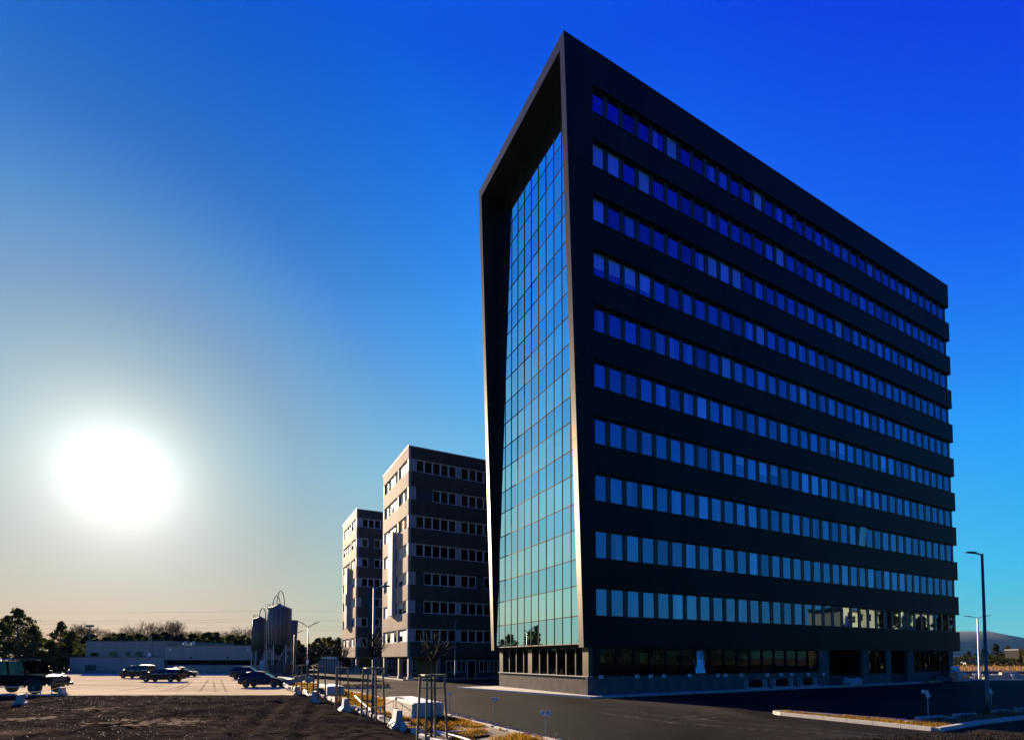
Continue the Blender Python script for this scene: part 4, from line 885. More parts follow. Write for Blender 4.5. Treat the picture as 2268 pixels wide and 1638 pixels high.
# autumn-brown grass
M['strip_grass'] = leafy('strip_grass', (.11, .05, .006), (.34, .20, .028), .55, 2.2)
gr = MB()
for q in range(52000):
    b = -24 + 52 * rk.random() ** 1.15; a = rk.uniform(-15.95, -13.12) - .95 * sstep(b, 0, 20) * .6
    if fbm(a, b, .8) < -.12: continue
    p = W(a, b, strip_z(a, b)); h = rk.uniform(.05, .17) * (1.0 + .6 * fbm(a, b, .6)); t = rk.uniform(0, 6.28); w = rk.uniform(.008, .02) * (1 + (b + 24) / 26)
    u = Vector((math.cos(t), math.sin(t), 0)); ln = Vector((rk.gauss(0, .5), rk.gauss(0, .5), 1)) * h
    gr.quad(p - u * w, p + u * w, p + ln)
tag(obj('dry_grass', gr, M['strip_grass']), 'orange-brown dry grass growing in the planting strip', 'grass', kind='stuff')
# cast concrete blocks
def conc_block(label, a0, a1, b0, b1, h, z):
    s = thing('concrete_block', label, 'concrete block', W(0, 0, z), ROT); c = MB(); n = 3
    bevel(obj('body', MB().box(a0, a1, b0, b1, 0, h), M['block_conc'], s), .02)
    for q in range(1, n): y = b0 + (b1 - b0) * q / n; obj('joint', MB().box(a0 - .004, a0 + .02, y - .015, y + .015, .02, h - .02), M['joint'], s)
    obj('lid', MB().box(a0 + .1, a1 - .1, b0 + .1, b1 - .1, h + .002, h + .03), M['lid'], s); obj('slot', MB().box(a0 + .25, a0 + .45, b1 - 1.5, b1 - .7, h + .03, h + .05), M['joint'], s)
    return s
M['block_conc'] = mat('cast_concrete', (.42, .37, .29), .8, var=.18, vscale=1.6, bump=.25, bscale=22, stretch=(1, 1, .4)); M['lid'] = mat('block_lid', (.60, .62, .62), .6, var=.12, vscale=4)
conc_block('long cast concrete block behind the nearest staked tree', -15.02, -13.75, -9.45, -5.3, .72, .12)
conc_block('farther cast concrete block beside the second hose bend', -15.7, -14.6, 7.5, 11.4, .70, .06)
# young staked trees
def young_meshes(seed):
    r2 = random.Random(seed); t = MB(); c = MB(); t.tube([(0, 0, 0), (.02, 0, 1.2), (0, .02, 2.42)], [.034, .03, .024], 8)
    for q in range(34):
        a = r2.uniform(0, 6.283); z = 2.28 + .14 * r2.random(); sp = r2.uniform(.08, .62); hh = r2.uniform(.45, 1.0) * (1 - .35 * sp); d = Vector((math.cos(a), math.sin(a), 0)); p0 = Vector((0, 0, z))
        pts = [p0, p0 + d * sp * .45 + Vector((0, 0, hh * .3)), p0 + d * sp * .8 + Vector((0, 0, hh * .65)), p0 + d * sp + Vector((0, 0, hh))]; c.tube(pts, [.013, .011, .009, .005], 4, False)
        for k in range(4):
            i = r2.choice((1, 1, 2)); s0 = pts[i].lerp(pts[i + 1], r2.random()); e = s0 + (d * r2.uniform(-.1, .35) + Vector((r2.gauss(0, .16), r2.gauss(0, .16), r2.uniform(.15, .5)))) * r2.uniform(.5, 1); c.tube([s0, (s0 + e) / 2 + Vector((0, 0, .02)), e], [.008, .007, .004], 3, False)
    return t, c
yt = [young_meshes(s) for s in (31, 33, 37)]
ytm = [(t.mesh('trunk', M['bark']), c.mesh('crown', M['twig'])) for t, c in yt]
tree_pos = [(-16.05, -14.83, 1.0), (-16.64, -9.82, 1.0), (-16.76, -3.77, .95), (-17.1, .9, .98), (-17.35, 6.6, .9)]
names = ('nearest', 'second', 'third', 'fourth', 'farthest')
M['tie'] = mat('tie_band', (.5, .42, .2), .7)
for k, (a, b, s) in enumerate(tree_pos):
    gp = W(a, b); zg = gravel_z(gp.x, gp.y) - .02 if k < 2 else .24
    t = thing('young_tree', names[k] + ' of five young bare trees tied between wooden stakes', 'young tree', W(a, b, zg), rk.uniform(0, 6), 'young staked trees along the strip'); t.scale = (s,) * 3
    link('trunk', ytm[k % 3][0], t); link('crown', ytm[k % 3][1], t)
    f = thing('tree_stakes', names[k] + ' set of wooden stakes and crossbars round a young tree', 'tree stakes', W(a, b, zg), ROT + rk.uniform(-.3, .3), 'wooden tree stakes along the strip')
    hh = 1.98; P = [(-.26, -.2), (.3, -.22), (.26, .26), (-.24, .24)] if k in (0, 1) else [(-.26, -.15), (.28, -.15), (0, .28)]
    for x, y in P: obj('stake', MB().tube([(x * 1.25, y * 1.25, -.1), (x, y, hh)], .036, 8), M['wood'], f)
    for i in range(len(P)):
        (x0, y0), (x1, y1) = P[i], P[(i + 1) % len(P)]; dx, dy = (x1 - x0) * .12, (y1 - y0) * .12
        obj('crossbar', MB().tube([(x0 - dx, y0 - dy, hh - .03), (x1 + dx, y1 + dy, hh - .03)], .042, 6), M['wood'], f)
        if k == 0: obj('tie', MB().tube([(x0, y0, hh * .8), (x1, y1, hh * .8)], .012, 4), M['tie'], f)
# traffic barriers: short concrete pieces with flared feet
M['barrier'] = mat('barrier_concrete', (.33, .31, .28), .8, var=.15, vscale=3, bump=.2, bscale=25)
def barrier_mesh(L=.95):
    prof = [(-.27, 0), (-.12, 0), (-.1, .06), (.1, .06), (.12, 0), (.27, 0), (.27, .09), (.11, .30), (.085, .66), (-.085, .66), (-.11, .30), (-.27, .09)]
    return MB().prism([(x, -L / 2, z) for x, z in prof], (0, L, 0)).mesh('body', M['barrier'])
bm_ = barrier_mesh(); pin = MB().tube([(0, .3, .62), (0, .3, .98)], .014, 6).lathe([(.01, .95), (.035, .98), (.035, 1.02), (.01, 1.05)], 8, (0, .3, 0)).mesh('post', M['steel_dark'])
def barrier(label, loc, rz, post=False, group='small concrete barriers'):
    s = thing('concrete_barrier', label, 'barrier', loc, rz, group); link('body', bm_, s); obj('groove', MB().box(-.272, -.24, -.476, .476, .1, .13), M['joint'], s)
    if post: link('post', pin, s)
    return s
pb = G(880, 1612, .2); barrier('small concrete barrier with a chain post beside the nearest staked tree', (pb.x, pb.y, .2), ROT - .1, True)
for k, (px, py, l) in enumerate([(763, 1577, 'small concrete barrier leaning by the third young tree'), (697, 1556, 'small concrete barrier by the fourth young tree'), (660, 1541, 'small concrete barrier by the farthest young tree')]):
    p = G(px, py, .22); barrier(l, (p.x, p.y, .2), ROT + rk.uniform(-.3, .3), k == 0)
for k, (px, py) in enumerate([(641, 1517), (650, 1513), (657, 1509), (664, 1506), (672, 1504), (686, 1510)]):
    p = G(px, py, .1); barrier('small concrete barrier beyond the parked hatchback, ' + nth(k), (p.x, p.y, .02), rk.uniform(0, 3), False, 'cluster of far barriers')
p1 = G(45, 1559, .33); p2 = G(138, 1538, .33)
barrier('small concrete barrier in front of the off-road car door', (p1.x, p1.y, .33), .5).scale = (.78,) * 3; barrier('small concrete barrier by the front wheel of the off-road car', (p2.x, p2.y, .33), .3).scale = (.62, .62, .75)
M['chain'] = mat('chain', (.12, .10, .08), .5, .6)
def chain(label, A, B, sag, tags_, n=16):
    A, B = Vector(A), Vector(B); pts = [A.lerp(B, q / n) - Vector((0, 0, sag * 4 * (q / n) * (1 - q / n))) for q in range(n + 1)]
    s = thing('chain', label, 'chain'); obj('links', MB().tube(pts, .012, 5), M['chain'], s)
    for t in tags_:
        p = A.lerp(B, t) - Vector((0, 0, sag * 4 * t * (1 - t))); obj('tag', MB().hexa([(p.x - .03, p.y - .004, p.z - .26), (p.x + .04, p.y - .004, p.z - .25), (p.x + .04, p.y + .004, p.z - .25), (p.x - .03, p.y + .004, p.z - .26), (p.x - .05, p.y - .004, p.z - .02), (p.x + .03, p.y - .004, p.z - .01), (p.x + .03, p.y + .004, p.z - .01), (p.x - .05, p.y + .004, p.z - .02)]), M['white'], s)
top = Vector((pb.x, pb.y, .2)) + AX * 0 + BX * .3 + Vector((0, 0, .97))
q3 = G(763, 1577, .22); chain('chain with white tags running from the barrier post to the third tree', top, (q3.x, q3.y, .75), .3, (.25, .6)); chain('chain with a white tag falling from the barrier post towards the road', top, W(-14.9, -13.4, .35), .12, (.33,))
chain('chain with white tags hung between the two barriers by the off-road car', (p1.x, p1.y, .95), (p2.x, p2.y, .9), .12, (.12, .42, .7, .9))
# pale drain hose lying along the strip
def hose(label, pts, r=.04):
    P = [Vector(p) for p in pts]; out = []
    for i in range(len(P) - 1):
        a, b_, c, d_ = P[max(i - 1, 0)], P[i], P[i + 1], P[min(i + 2, len(P) - 1)]
        for q in range(6):
            t = q / 6; out.append(.5 * ((2 * b_) + (c - a) * t + (2 * a - 5 * b_ + 4 * c - d_) * t * t + (3 * b_ - a - 3 * c + d_) * t ** 3))
    out.append(P[-1]); tag(obj('hose', MB().tube(out, r, 7), M['white'], smooth=True), label, 'hose')
hose('white drain hose curving from the third young tree into the grass', [G(786, 1540, .45), G(798, 1552, .3), G(815, 1566, .26), G(832, 1580, .22)])
hose('white drain hose looping at the farthest young tree', [G(674, 1527, .5), G(684, 1541, .3), G(698, 1550, .22), G(712, 1556, .22), G(724, 1562, .25)])
hose('white drain hose lying in the grass by the nearest staked tree', [G(960, 1617, .3), G(985, 1623, .25), G(1015, 1631, .24), G(1045, 1640, .24)])
# open pit with a pale rim in the grass
pit = thing('pit', 'dark square pit with a pale rim sunk in the grass', 'pit', G(1025, 1626, .2), ROT)
obj('rim', MB().box(-.7, .7, .55, .62, 0, .06).box(-.7, -.62, -.6, .549, 0, .06), M['concrete_pale'], pit); obj('floor', MB().box(-.61, .7, -.6, .549, 0, .03), M['joint'], pit)
# slender marker posts and a manhole ring among the strip
for k, (px, py, l) in enumerate([(680, 1541, 'dark round manhole ring beside the farther concrete block')]):
    p = G(715, 1541, .1); s = thing('manhole_ring', l, 'manhole ring', (p.x - .6, p.y + 1.2, .08)); obj('ring', MB().lathe([(.3, 0), (.52, 0), (.52, .45), (.3, .45)], 20), M['steel_dark'], s); obj('cover', MB().lathe([(.02, .46), (.55, .45), (.5, .53), (.02, .54)], 20), M['joint'], s)
    del s
# low dark hedge line crossing the road beyond the second block
hg = MB()
for q in range(900):
    t = rk.random(); p = W(-13.6, 19.5).lerp(W(-8.8, 18.6), t); leaf(hg, (p.x + rk.gauss(0, .12), p.y + rk.gauss(0, .12), .05 + .3 * rk.random()), rk.uniform(.05, .12), rk)
tag(obj('low_hedge', hg, leafy('hedge_red', (.06, .03, .02), (.11, .06, .03), .3, 1)), 'low reddish hedge on a kerb across the road', 'hedge', kind='stuff')
hk = thing('kerb', None, None, W(-13.8, 18.9), ROT); tag(hk, kind='structure')
for q in range(5): obj('kerb_stone', MB().box(q * 1.0, q * 1.0 + .98, -.1 - .18 * q, .06 - .18 * q, 0, .14), M['concrete'], hk)

tp = MB(); ribbon_pts = [W(-12.2, -22, 0), W(-11.9, -10, 0), W(-11.2, 4, 0)]
for i in range(2):
    for q in range(20):
        a_ = ribbon_pts[i].lerp(ribbon_pts[i + 1], q / 20); b_ = ribbon_pts[i].lerp(ribbon_pts[i + 1], (q + 1) / 20); n_ = AX * .16; u_ = Vector((0, 0, .004)); tp.quad(a_ - n_ + u_, a_ + n_ + u_, b_ + n_ + u_, b_ - n_ + u_)
tag(obj('road_patch', tp, mat('fresh_tar', (.006, .006, .006), .9, var=.3, vscale=4, spec=.01)), kind='structure')
# ================================================================== parking signs
M['sign_mark'] = mat('sign_mark', (.05, .06, .08), .6); M['sign_back'] = mat('sign_plate', (.70, .72, .72), .5)
def park_sign(label, p, h, w, rz=0., sub=False):
    s = thing('parking_sign', label, 'sign', p, rz, 'small parking signs on thin posts')
    obj('post', MB().tube([(0, 0, 0), (0, 0, h)], .018, 6), M['steel'], s)
    for sg in (-1, 1):                                                 # two plates folded in a V about the post
        u = Vector((sg * .62, .78, 0)); n = Vector((sg * .78, -.62, 0)); o_ = n * .02
        def pt(t, z, d): return o_ + u * (t * w * 1.5) + n * d + Vector((0, 0, z))
        def plate(t0, t1, z0, z1, d0, d1): return MB().hexa([pt(t0, z0, d0), pt(t1, z0, d0), pt(t1, z0, d1), pt(t0, z0, d1), pt(t0, z1, d0), pt(t1, z1, d0), pt(t1, z1, d1), pt(t0, z1, d1)])
        pl = obj('plate', plate(.03, 1, h - w * 1.05, h, 0, .012), M['sign_back'], s)
        obj('mark', plate(.12, .45, h - w * .62, h - w * .1, .0125, .015), M['sign_mark'], pl); obj('mark', plate(.5, .8, h - w * .9, h - w * .62, .0125, .015), M['sign_mark'], pl)
    if sub:
        for x in (-.62, .12): obj('plate', MB().box(w * x, w * (x + .5), -.035, -.02, h - w * 2.3, h - w * 1.15), M['sign_back'], s)
    return s
gA = G(996, 1584); park_sign('parking sign in the road beyond the long concrete block', gA, AT(996, 1533, gA.y).z, .085 * gA.y / 24 * 1.0)
gB = G(1096, 1611); park_sign('parking sign by the road kerb between the other two', gB, AT(1096, 1544, gB.y).z, .108)
gC = W(-12.5, -15.4); park_sign('nearest parking sign at the bottom edge of the road', gC, AT(1251, 1573, gC.y).z, .155)
gD = G(926, 1578); park_sign('parking sign whose head shows above the long concrete block', gD, AT(926, 1543, gD.y).z, .085)
gE = G(2056, 1586); park_sign('blue-tinted parking sign with two sub-plates in the tower shade', gE, AT(2056, 1527, gE.y).z, .14, 0, True)
gF = G(2196, 1560); park_sign('parking sign half hidden by the tall dark lamp post', gF, AT(2196, 1524, gF.y).z, .12, 0, True)
for k, px in enumerate([1331, 1411, 1441, 1470, 1527, 1590, 1607, 1642, 1699, 1730, 1753, 1790, 1824]):
    a, z = ONB(px, 1498 - (px - 1331) * .0125, -.03); s = thing('number_plate', 'small bay plate number %s from the corner along the tower plinth' % ('one', 'two', 'three', 'four', 'five', 'six', 'seven', 'eight', 'nine', 'ten', 'eleven', 'twelve', 'thirteen')[k], 'bay plate', W(a, 0, z), ROT, 'bay plates on the plinth')
    obj('plate', MB().box(-.17, .17, -.055, -.037, -.12, .12), M['sign_back'], s); obj('mark', MB().box(-.05, .1, -.059, -.0555, -.06, .07), M['sign_mark'], s); obj('bracket', MB().box(-.05, .05, -.036, .059, -.05, .05), M['steel_dark'], s)
for k, (px, py) in enumerate([(2136, 1492), (2158, 1492), (2152, 1500), (2179, 1494), (2199, 1494), (2208, 1494), (2243, 1494), (2266, 1500), (2248, 1493)]):
    Y = 62 + (k % 3) * 2; c = AT(px, py, Y); s = thing('bay_marker', 'small white bay marker before the brown field, ' + nth((0, 2, 1, 3, 4, 5, 6, 8, 7)[k]), 'bay marker', (c.x, Y, 0), 0, 'bay markers before the field'); obj('post', MB().tube([(0, 0, 0), (0, 0, c.z)], .02, 5), M['steel'], s); obj('plate', MB().box(-.22, .22, -.04, -.022, c.z - .12, c.z + .13), M['white'], s)
# white banner stand at the tower's far corner
gb_ = AT(2118, 1510, 60); bn = thing('banner_stand', 'white banner with big red letters beside the tower corner', 'banner', (gb_.x, 60, 0), -.25)
z1 = AT(2112, 1474, 60).z; obj('board', MB().hexa([(-.42, 0, .42), (.36, .03, .36), (.36, .07, .36), (-.42, .04, .42), (-.44, 0, z1), (.40, 0, z1 + .02), (.40, .05, z1 + .02), (-.44, .04, z1)]), M['white'], bn)
o = link('lettering', text_mesh('AO', .52), bn, (-.06, -.03, .42 + (z1 - .42) * .55)); o.rotation_euler = (rad(90), 0, 0); o.data.materials.append(mat('red_print', (.55, .03, .06), .6))
obj('foot', MB().box(-.2, .16, -.1, .2, 0, .40), M['concrete_pale'], bn)
# things dumped by the doors in the shade
mb = MB(); rb = random.Random(4)
for q in range(6): mb.blob((rb.uniform(-.5, .5), rb.uniform(-.2, .2), .25 + .12 * rb.random()), (.38, .3, .3), 8, 5, .35, rb)
tag(obj('plastic_sacks', mb, M['panel_pale'], loc=tuple(W(29.0, -1.0, .1))), 'heap of pale plastic sacks by the first dark doorway', 'sacks', kind='thing')
cbx = thing('cabinet', 'dark metal cabinet with a pale end under the right window', 'cabinet', W(45.6, -1.6, .1), ROT)
bevel(obj('body', MB().box(0, 2.6, 0, .9, 0, 1.0), M['steel_dark'], cbx), .03); obj('end_panel', MB().box(2.61, 2.65, .05, .85, .05, .95), M['panel_pale'], cbx); obj('front_panel', MB().box(1.65, 2.55, -.03, -.002, .06, .95), M['panel_pale'], cbx)
pl = thing('plank_stack', 'flat stack of planks lying before the cabinet', 'planks', W(40.5, -2.0, .1), ROT)
for q in range(7): obj('plank', MB().box(0 + q * .2, 5.2 + .3 * (q % 3), q * .16, q * .16 + .14, .0 + .1 * (q % 2), .09 + .1 * (q % 2)), M['wood'], pl)
mb = MB()
for q in range(5): mb.blob((rb.uniform(-.9, .9), rb.uniform(-.2, .2), .2), (.6, .35, .35), 8, 5, .3, rb)
tag(obj('tarpaulin_heap', mb, M['black'], loc=tuple(W(43.4, -1.6, .1))), 'dark crumpled tarpaulin heap left of the cabinet', 'tarpaulin')

# ================================================================== kerbed island and wheel stops at the right
isl = thing('kerb', None, None, CN, ROT); tag(isl, kind='structure')
def kerb_path(pts, root, w=.22, h=.14, step=1.0):
    P = [Vector((p[0], p[1], 0)) for p in pts]; acc = []
    for i in range(len(P) - 1):
        n = max(1, round((P[i + 1] - P[i]).length / step))
        for q in range(n): acc.append((P[i].lerp(P[i + 1], q / n), P[i].lerp(P[i + 1], (q + 1) / n)))
    for s0, s1 in acc:
        d = (s1 - s0).normalized(); n = Vector((-d.y, d.x, 0)) * w / 2; e = s1 - d * .012; u = Vector((0, 0, h))
        obj('kerb_stone', MB().hexa([s0 - n, e - n, e + n, s0 + n, s0 - n * .85 + u, e - n * .85 + u, e + n * .85 + u, s0 + n * .85 + u]), M['concrete_pale'], root)
isl_poly = [(.72, -20.1), (.80, -14.1), (.95, -13.65), (1.25, -13.4), (1.6, -13.5), (1.82, -13.9), (2.0, -15.0), (2.5, -18.0)]
kerb_path(isl_poly, isl); kerb_path([(.72, -20.25), (4.4, -20.0), (8.6, -20.1), (14, -20.6), (30, -21.5)], isl)
so_ = MB(); so_.quad(*[W(a, b, .07) for a, b in [(.8, -20.1), (.85, -14.1), (1.25, -13.5), (1.75, -13.9), (2.4, -18.0), (3.0, -18.3), (20, -19.2), (20, -20.6), (8.6, -20.05), (4.4, -19.95)]])
tag(obj('planting_bed', so_, M['soil']), kind='structure')
gr = MB()
for q in range(2400):
    b = rk.uniform(-20, -13.6); a = rk.uniform(.92, 2.4 if b < -16 else 1.75); p = W(a, b, .07); h = rk.uniform(.04, .15); t = rk.uniform(0, 6.28); u = Vector((math.cos(t), math.sin(t), 0)); w = rk.uniform(.01, .022)
    gr.quad(p - u * w, p + u * w, p + Vector((rk.gauss(0, .5), rk.gauss(0, .5), 1)) * h)
for q in range(3000):
    b = rk.uniform(-20.0, -18.4); a = rk.uniform(2.4, 16); p = W(a, b, .07); h = rk.uniform(.04, .13); t = rk.uniform(0, 6.28); u = Vector((math.cos(t), math.sin(t), 0)); gr.quad(p - u * .012, p + u * .012, p + Vector((rk.gauss(0, .5), rk.gauss(0, .5), 1)) * h)
tag(obj('dry_grass', gr, M['strip_grass']), 'sparse brown grass in the kerbed island at the right', 'grass', kind='stuff')
wsm = MB().hexa([(-.8, -.13, 0), (.8, -.13, 0), (.8, .13, 0), (-.8, .13, 0), (-.76, -.09, .11), (.76, -.09, .11), (.76, .09, .11), (-.76, .09, .11)]).mesh('wheel_stop', M['concrete_pale'])
def Zc(X, Y): return (1880 + X * 482 / 2268) * .96019, (1440 + Y * 482 / 2268) * .96019
for k, (x0, x1, y) in enumerate([(835, 975, 1045), (990, 1140, 1064), (1105, 1400, 1018), (1415, 1545, 1025), (1515, 1765, 985), (1910, 2100, 945), (2160, 2215, 950), (2180, 2290, 920)]):
    pa = G(*Zc(x0, y + 8)); pb2 = G(*Zc(x1, y - 12 * (x1 - x0) / 250 + 8)); c = (pa + pb2) / 2; d = pb2 - pa
    o = link('wheel_stop', wsm, None, (c.x, c.y, .004), math.atan2(d.y, d.x)); o.scale = (max(.35, d.length / 1.6), 1, 1)
    tag(o, ('short low stone at the left end of the shaded row', 'stone sunk beside the island end', 'long stone under the shaded parking sign', 'short stone between two longer ones', 'long stone left of the dark lamp post', 'long stone right of the dark lamp post', 'short stone at the right picture edge', 'stone highest at the right picture edge')[k] , 'wheel stop', 'low concrete wheel stops in the shade')
# gravelly verge in the lower right corner
gs = MB()
for q in range(5000):
    px = rk.uniform(1750, 2400); py = 1645 - abs(rk.gauss(0, 1)) * 14 * (px - 1700) / 500; p = G(px, py); s = rk.uniform(.01, .035)
    gs.hexa([p + Vector(v) * s for v in ((-1, -1, -.3), (1, -.8, -.3), (.9, 1, -.3), (-1, .9, -.3), (-.6, -.5, .8), (.5, -.6, .7), (.6, .5, .8), (-.5, .6, .6))])
tag(obj('crushed_stone', gs, M['gravel']), 'fine crushed stone strewn over the road in the right corner', 'gravel', kind='stuff')

# ================================================================== vehicles
M['car_glass'] = glassy('car_glass', (.35, .52, .6), .2, 1.5)
M['tyre'] = mat('tyre', (.012, .012, .012), .8); M['rim'] = mat('rim', (.28, .29, .30), .35, .8); M['head_glass'] = mat('headlight_glass', (.5, .52, .54), .15, .3); M['tail_red'] = mat('tail_red', (.25, .01, .01), .25)
def paint(name, col): return mat(name, col, .35, 0, coat=.0, spec=.12)
PT = {'matt': mat('matt_black_paint', (.012, .011, .011), .6, spec=.008), 'black': paint('black_paint', (.012, .012, .014)), 'navy': paint('dark_blue_paint', (.012, .018, .035)), 'wine': paint('dark_wine_paint', (.03, .012, .015)), 'grey': paint('dark_grey_paint', (.035, .037, .04))}
def ip(x, P):
    for (xa, za), (xb, zb) in zip(P, P[1:]):
        if xa <= x <= xb: return za + (zb - za) * (x - xa) / (xb - xa)
    return P[-1][1] if x > P[-1][0] else P[0][1]
def wheel(mb_r, w=.2): return [(mb_r * .62, -w / 2), (mb_r * .93, -w / 2), (mb_r, -w / 2 + .03), (mb_r, w / 2 - .03), (mb_r * .93, w / 2), (mb_r * .62, w / 2)]
def vehicle(name, label, cat, loc, heading, Wd, top, gh, ptm, zs=.24, wr=.31, wheels=(-1.25, 1.3), pillars=(), roof_arc=.03, boxy=False, group=None):
    """top: upper outline of the lower body (x, z); gh: greenhouse (x base front, x top front, x top rear, x base rear, roof height)"""
    s = thing(name, label, cat, loc, heading, group); b = MB(); x0, x1 = top[0][0], top[-1][0]; n = 26; hw = Wd / 2; sec = []
    def hwx(x):
        e = min(x - x0, x1 - x) / (x1 - x0); return hw * (1 - (.05 if boxy else .17) * (1 - min(1, e / .16)) ** 2)
    for i in range(n + 1):
        t = i / n; x = x0 + (x1 - x0) * t; w = hwx(x); zt = ip(x, top); e = min(x - x0, x1 - x); zb = zs + max(0, .14 - e * .35)
        inw = 0
        for wx_ in wheels:                                             # lift the sill over the wheels: real wheel arches
            if abs(x - wx_) < wr * 1.18: zb = max(zb, .0 + wr + math.sqrt(max(0, (wr * 1.18) ** 2 - (x - wx_) ** 2)) * .98); 
        zb = min(zb, zt - .12); m_ = (zb + zt) / 2
        sec.append([(x, -w * .97, zb), (x, -w, m_), (x, -w * (.97 if boxy else .95), zt - .05), (x, -w * (.93 if boxy else .86), zt), (x, w * (.93 if boxy else .86), zt), (x, w * (.97 if boxy else .95), zt - .05), (x, w, m_), (x, w * .97, zb)])
    for q in sec: b.v += q
    for i in range(n):
        for j in range(7): a = i * 8 + j; b.f.append((a, a + 8, a + 9, a + 1))
        b.f.append((i * 8 + 7, i * 8, i * 8 + 8, i * 8 + 15)[::-1])
    b.f.append(tuple(range(8))); b.f.append(tuple(n * 8 + j for j in range(8))[::-1])
    bo = obj('body', b, ptm, s, smooth=False)
    bf, tf, tr_, br, zr = gh; wb = hw * (.93 if boxy else .88); wt = hw * (.88 if boxy else .70); zf = ip(bf, top); zrr = ip(br, top)
    # roof
    rf = MB(); m = 8; rs_ = []
    for i in range(m + 1):
        t = i / m; x = tr_ + (tf - tr_) * t; z = zr - roof_arc * (2 * t - 1) ** 2 * 1.5
        rs_ += [(x, -wt, z - .03), (x, -wt * .8, z + .02), (x, wt * .8, z + .02), (x, wt, z - .03), (x, wt, z - .07), (x, -wt, z - .07)]
    rf.v += rs_
    for i in range(m):
        for j in range(6): a = i * 6 + j; c = i * 6 + (j + 1) % 6; rf.f.append((a, a + 6, c + 6, c))
    rf.f.append(tuple(range(6))); rf.f.append(tuple(m * 6 + j for j in range(6))[::-1]); obj('roof', rf, ptm, s)
    def side(t, sgn): # point on base/top lines: t 0 rear .. 1 front
        xb = br + (bf - br) * t; xt = tr_ + (tf - tr_) * t; return Vector((xb, sgn * wb, ip(xb, top) - .01)), Vector((xt, sgn * wt * .99, zr - .05 - roof_arc * (2 * t - 1) ** 2 * 1.5))
    ts = [0.] + list(pillars) + [1.]
    for sgn in (-1, 1):
        for k, t in enumerate(ts):
            p, q = side(t, sgn); pw = .05 if 0 < k < len(ts) - 1 else .055
            obj('pillar', MB().tube([p, q], pw * (1.3 if k == 0 else 1), 5), ptm, s)
        for t0, t1 in zip(ts, ts[1:]):
            a, c = side(t0, sgn); d_, e = side(t1, sgn); o = Vector((0, sgn * .004, 0))
            obj('side_window', MB().hexa([a - o, d_ - o, d_ + o, a + o, c - o, e - o, e + o, c + o]), M['car_glass'], s)
    for t, nm in ((1., 'windscreen'), (0., 'rear_window')):
        a, c = side(t, -1); d_, e = side(t, 1); o = Vector((.004, 0, 0)); obj(nm, MB().hexa([a - o, d_ - o, d_ + o, a + o, c - o, e - o, e + o, c + o]), M['car_glass'], s)
    for sgn in (-1, 1):
        for wx_ in wheels:
            w = obj('wheel', MB().lathe(wheel(wr), 20, (wx_, sgn * (hw - .11), wr), 'y'), M['tyre'], s)
            r_ = MB().lathe([(.02, -.02), (wr * .2, -.03), (wr * .22, .05)], 10, (wx_, sgn * (hw - .04), wr), 'y')
            for q in range(5):
                t = 2 * math.pi * q / 5; u = Vector((math.cos(t), 0, math.sin(t))); r_.tube([Vector((wx_, sgn * (hw - .035), wr)) + u * wr * .1, Vector((wx_, sgn * (hw - .045), wr)) + u * wr * .62], [.035, .03], 5)
            r_.lathe([(wr * .56, -.03), (wr * .64, -.03), (wr * .64, .03), (wr * .56, .03)], 18, (wx_, sgn * (hw - .05), wr), 'y'); obj('rim', r_, M['rim'], w)
        zh = ip(x1 - .15, top) - .1; obj('headlight', MB().hexa([(x1 - .32, sgn * hw * .55, zh - .1), (x1 - .03, sgn * hw * .5, zh - .1), (x1 - .12, sgn * hw * .86, zh - .1), (x1 - .34, sgn * hw * .93, zh - .1), (x1 - .32, sgn * hw * .55, zh + .06), (x1 - .04, sgn * hw * .5, zh + .04), (x1 - .14, sgn * hw * .86, zh + .06), (x1 - .36, sgn * hw * .93, zh + .07)]), M['head_glass'], s)
        zt_ = ip(x0 + .1, top) - .1; obj('tail_light', MB().box(x0 - .012, x0 + .1, *sorted((sgn * hw * .58, sgn * hw * .84)), zt_ - .18, zt_), M['tail_red'], s)
        a, c = side(.97, sgn); mrr = MB().box(a.x - .12, a.x + .03, *sorted((a.y + sgn * .05, a.y + sgn * .24)), a.z + .06, a.z + .22); obj('wing_mirror', mrr, ptm if not boxy else M['black'], s)
        for t in (pillars[:2] if pillars else ()):
            xh = br + (bf - br) * t + .12; obj('door_handle', MB().box(xh, xh + .18, *sorted((sgn * hw * .985, sgn * (hw + .012))), ip(xh, top) - .2, ip(xh, top) - .165), M['black'], s)
    obj('bumper', MB().box(x1 - .12, x1 + .03, -hw * .72, hw * .72, zs + .12, zs + .30).box(x0 - .03, x0 + .12, -hw * .72, hw * .72, zs + .12, zs + .32), M['black'], s)
    obj('number_plate', MB().box(x1 + .031, x1 + .04, -.25, .25, zs + .16, zs + .27), M['white'], s)
    return s
hatch_t = [(-2.05, .80), (-1.95, .92), (-1.2, .96), (.3, .93), (.85, .93), (1.45, .84), (1.85, .72), (2.05, .55)]
def at_px(px, py, z=0.): p = G(px, py, z); return (p.x, p.y, lot_z(p.x, p.y) if py < 1532 else z)
vehicle('hatchback', 'black five-door hatchback parked at the grass, sun glinting on its tail', 'car', at_px(584, 1520), .05, 1.76, hatch_t, (.95, .15, -1.35, -1.93, 1.47), PT['navy'], wheels=(-1.26, 1.27), pillars=(.33, .62), roof_arc=.06)
suv_t = [(-2.1, .85), (-2.0, 1.0), (-1.2, 1.02), (.6, 1.0), (.95, 1.0), (1.6, .95), (1.95, .82), (2.1, .6)]
vehicle('compact_suv', 'light-roofed compact car half hidden behind the black hatchback', 'car', at_px(551, 1503), .12, 1.8, suv_t, (1.0, .3, -1.6, -2.02, 1.62), PT['grey'], wheels=(-1.28, 1.3), pillars=(.35, .64))
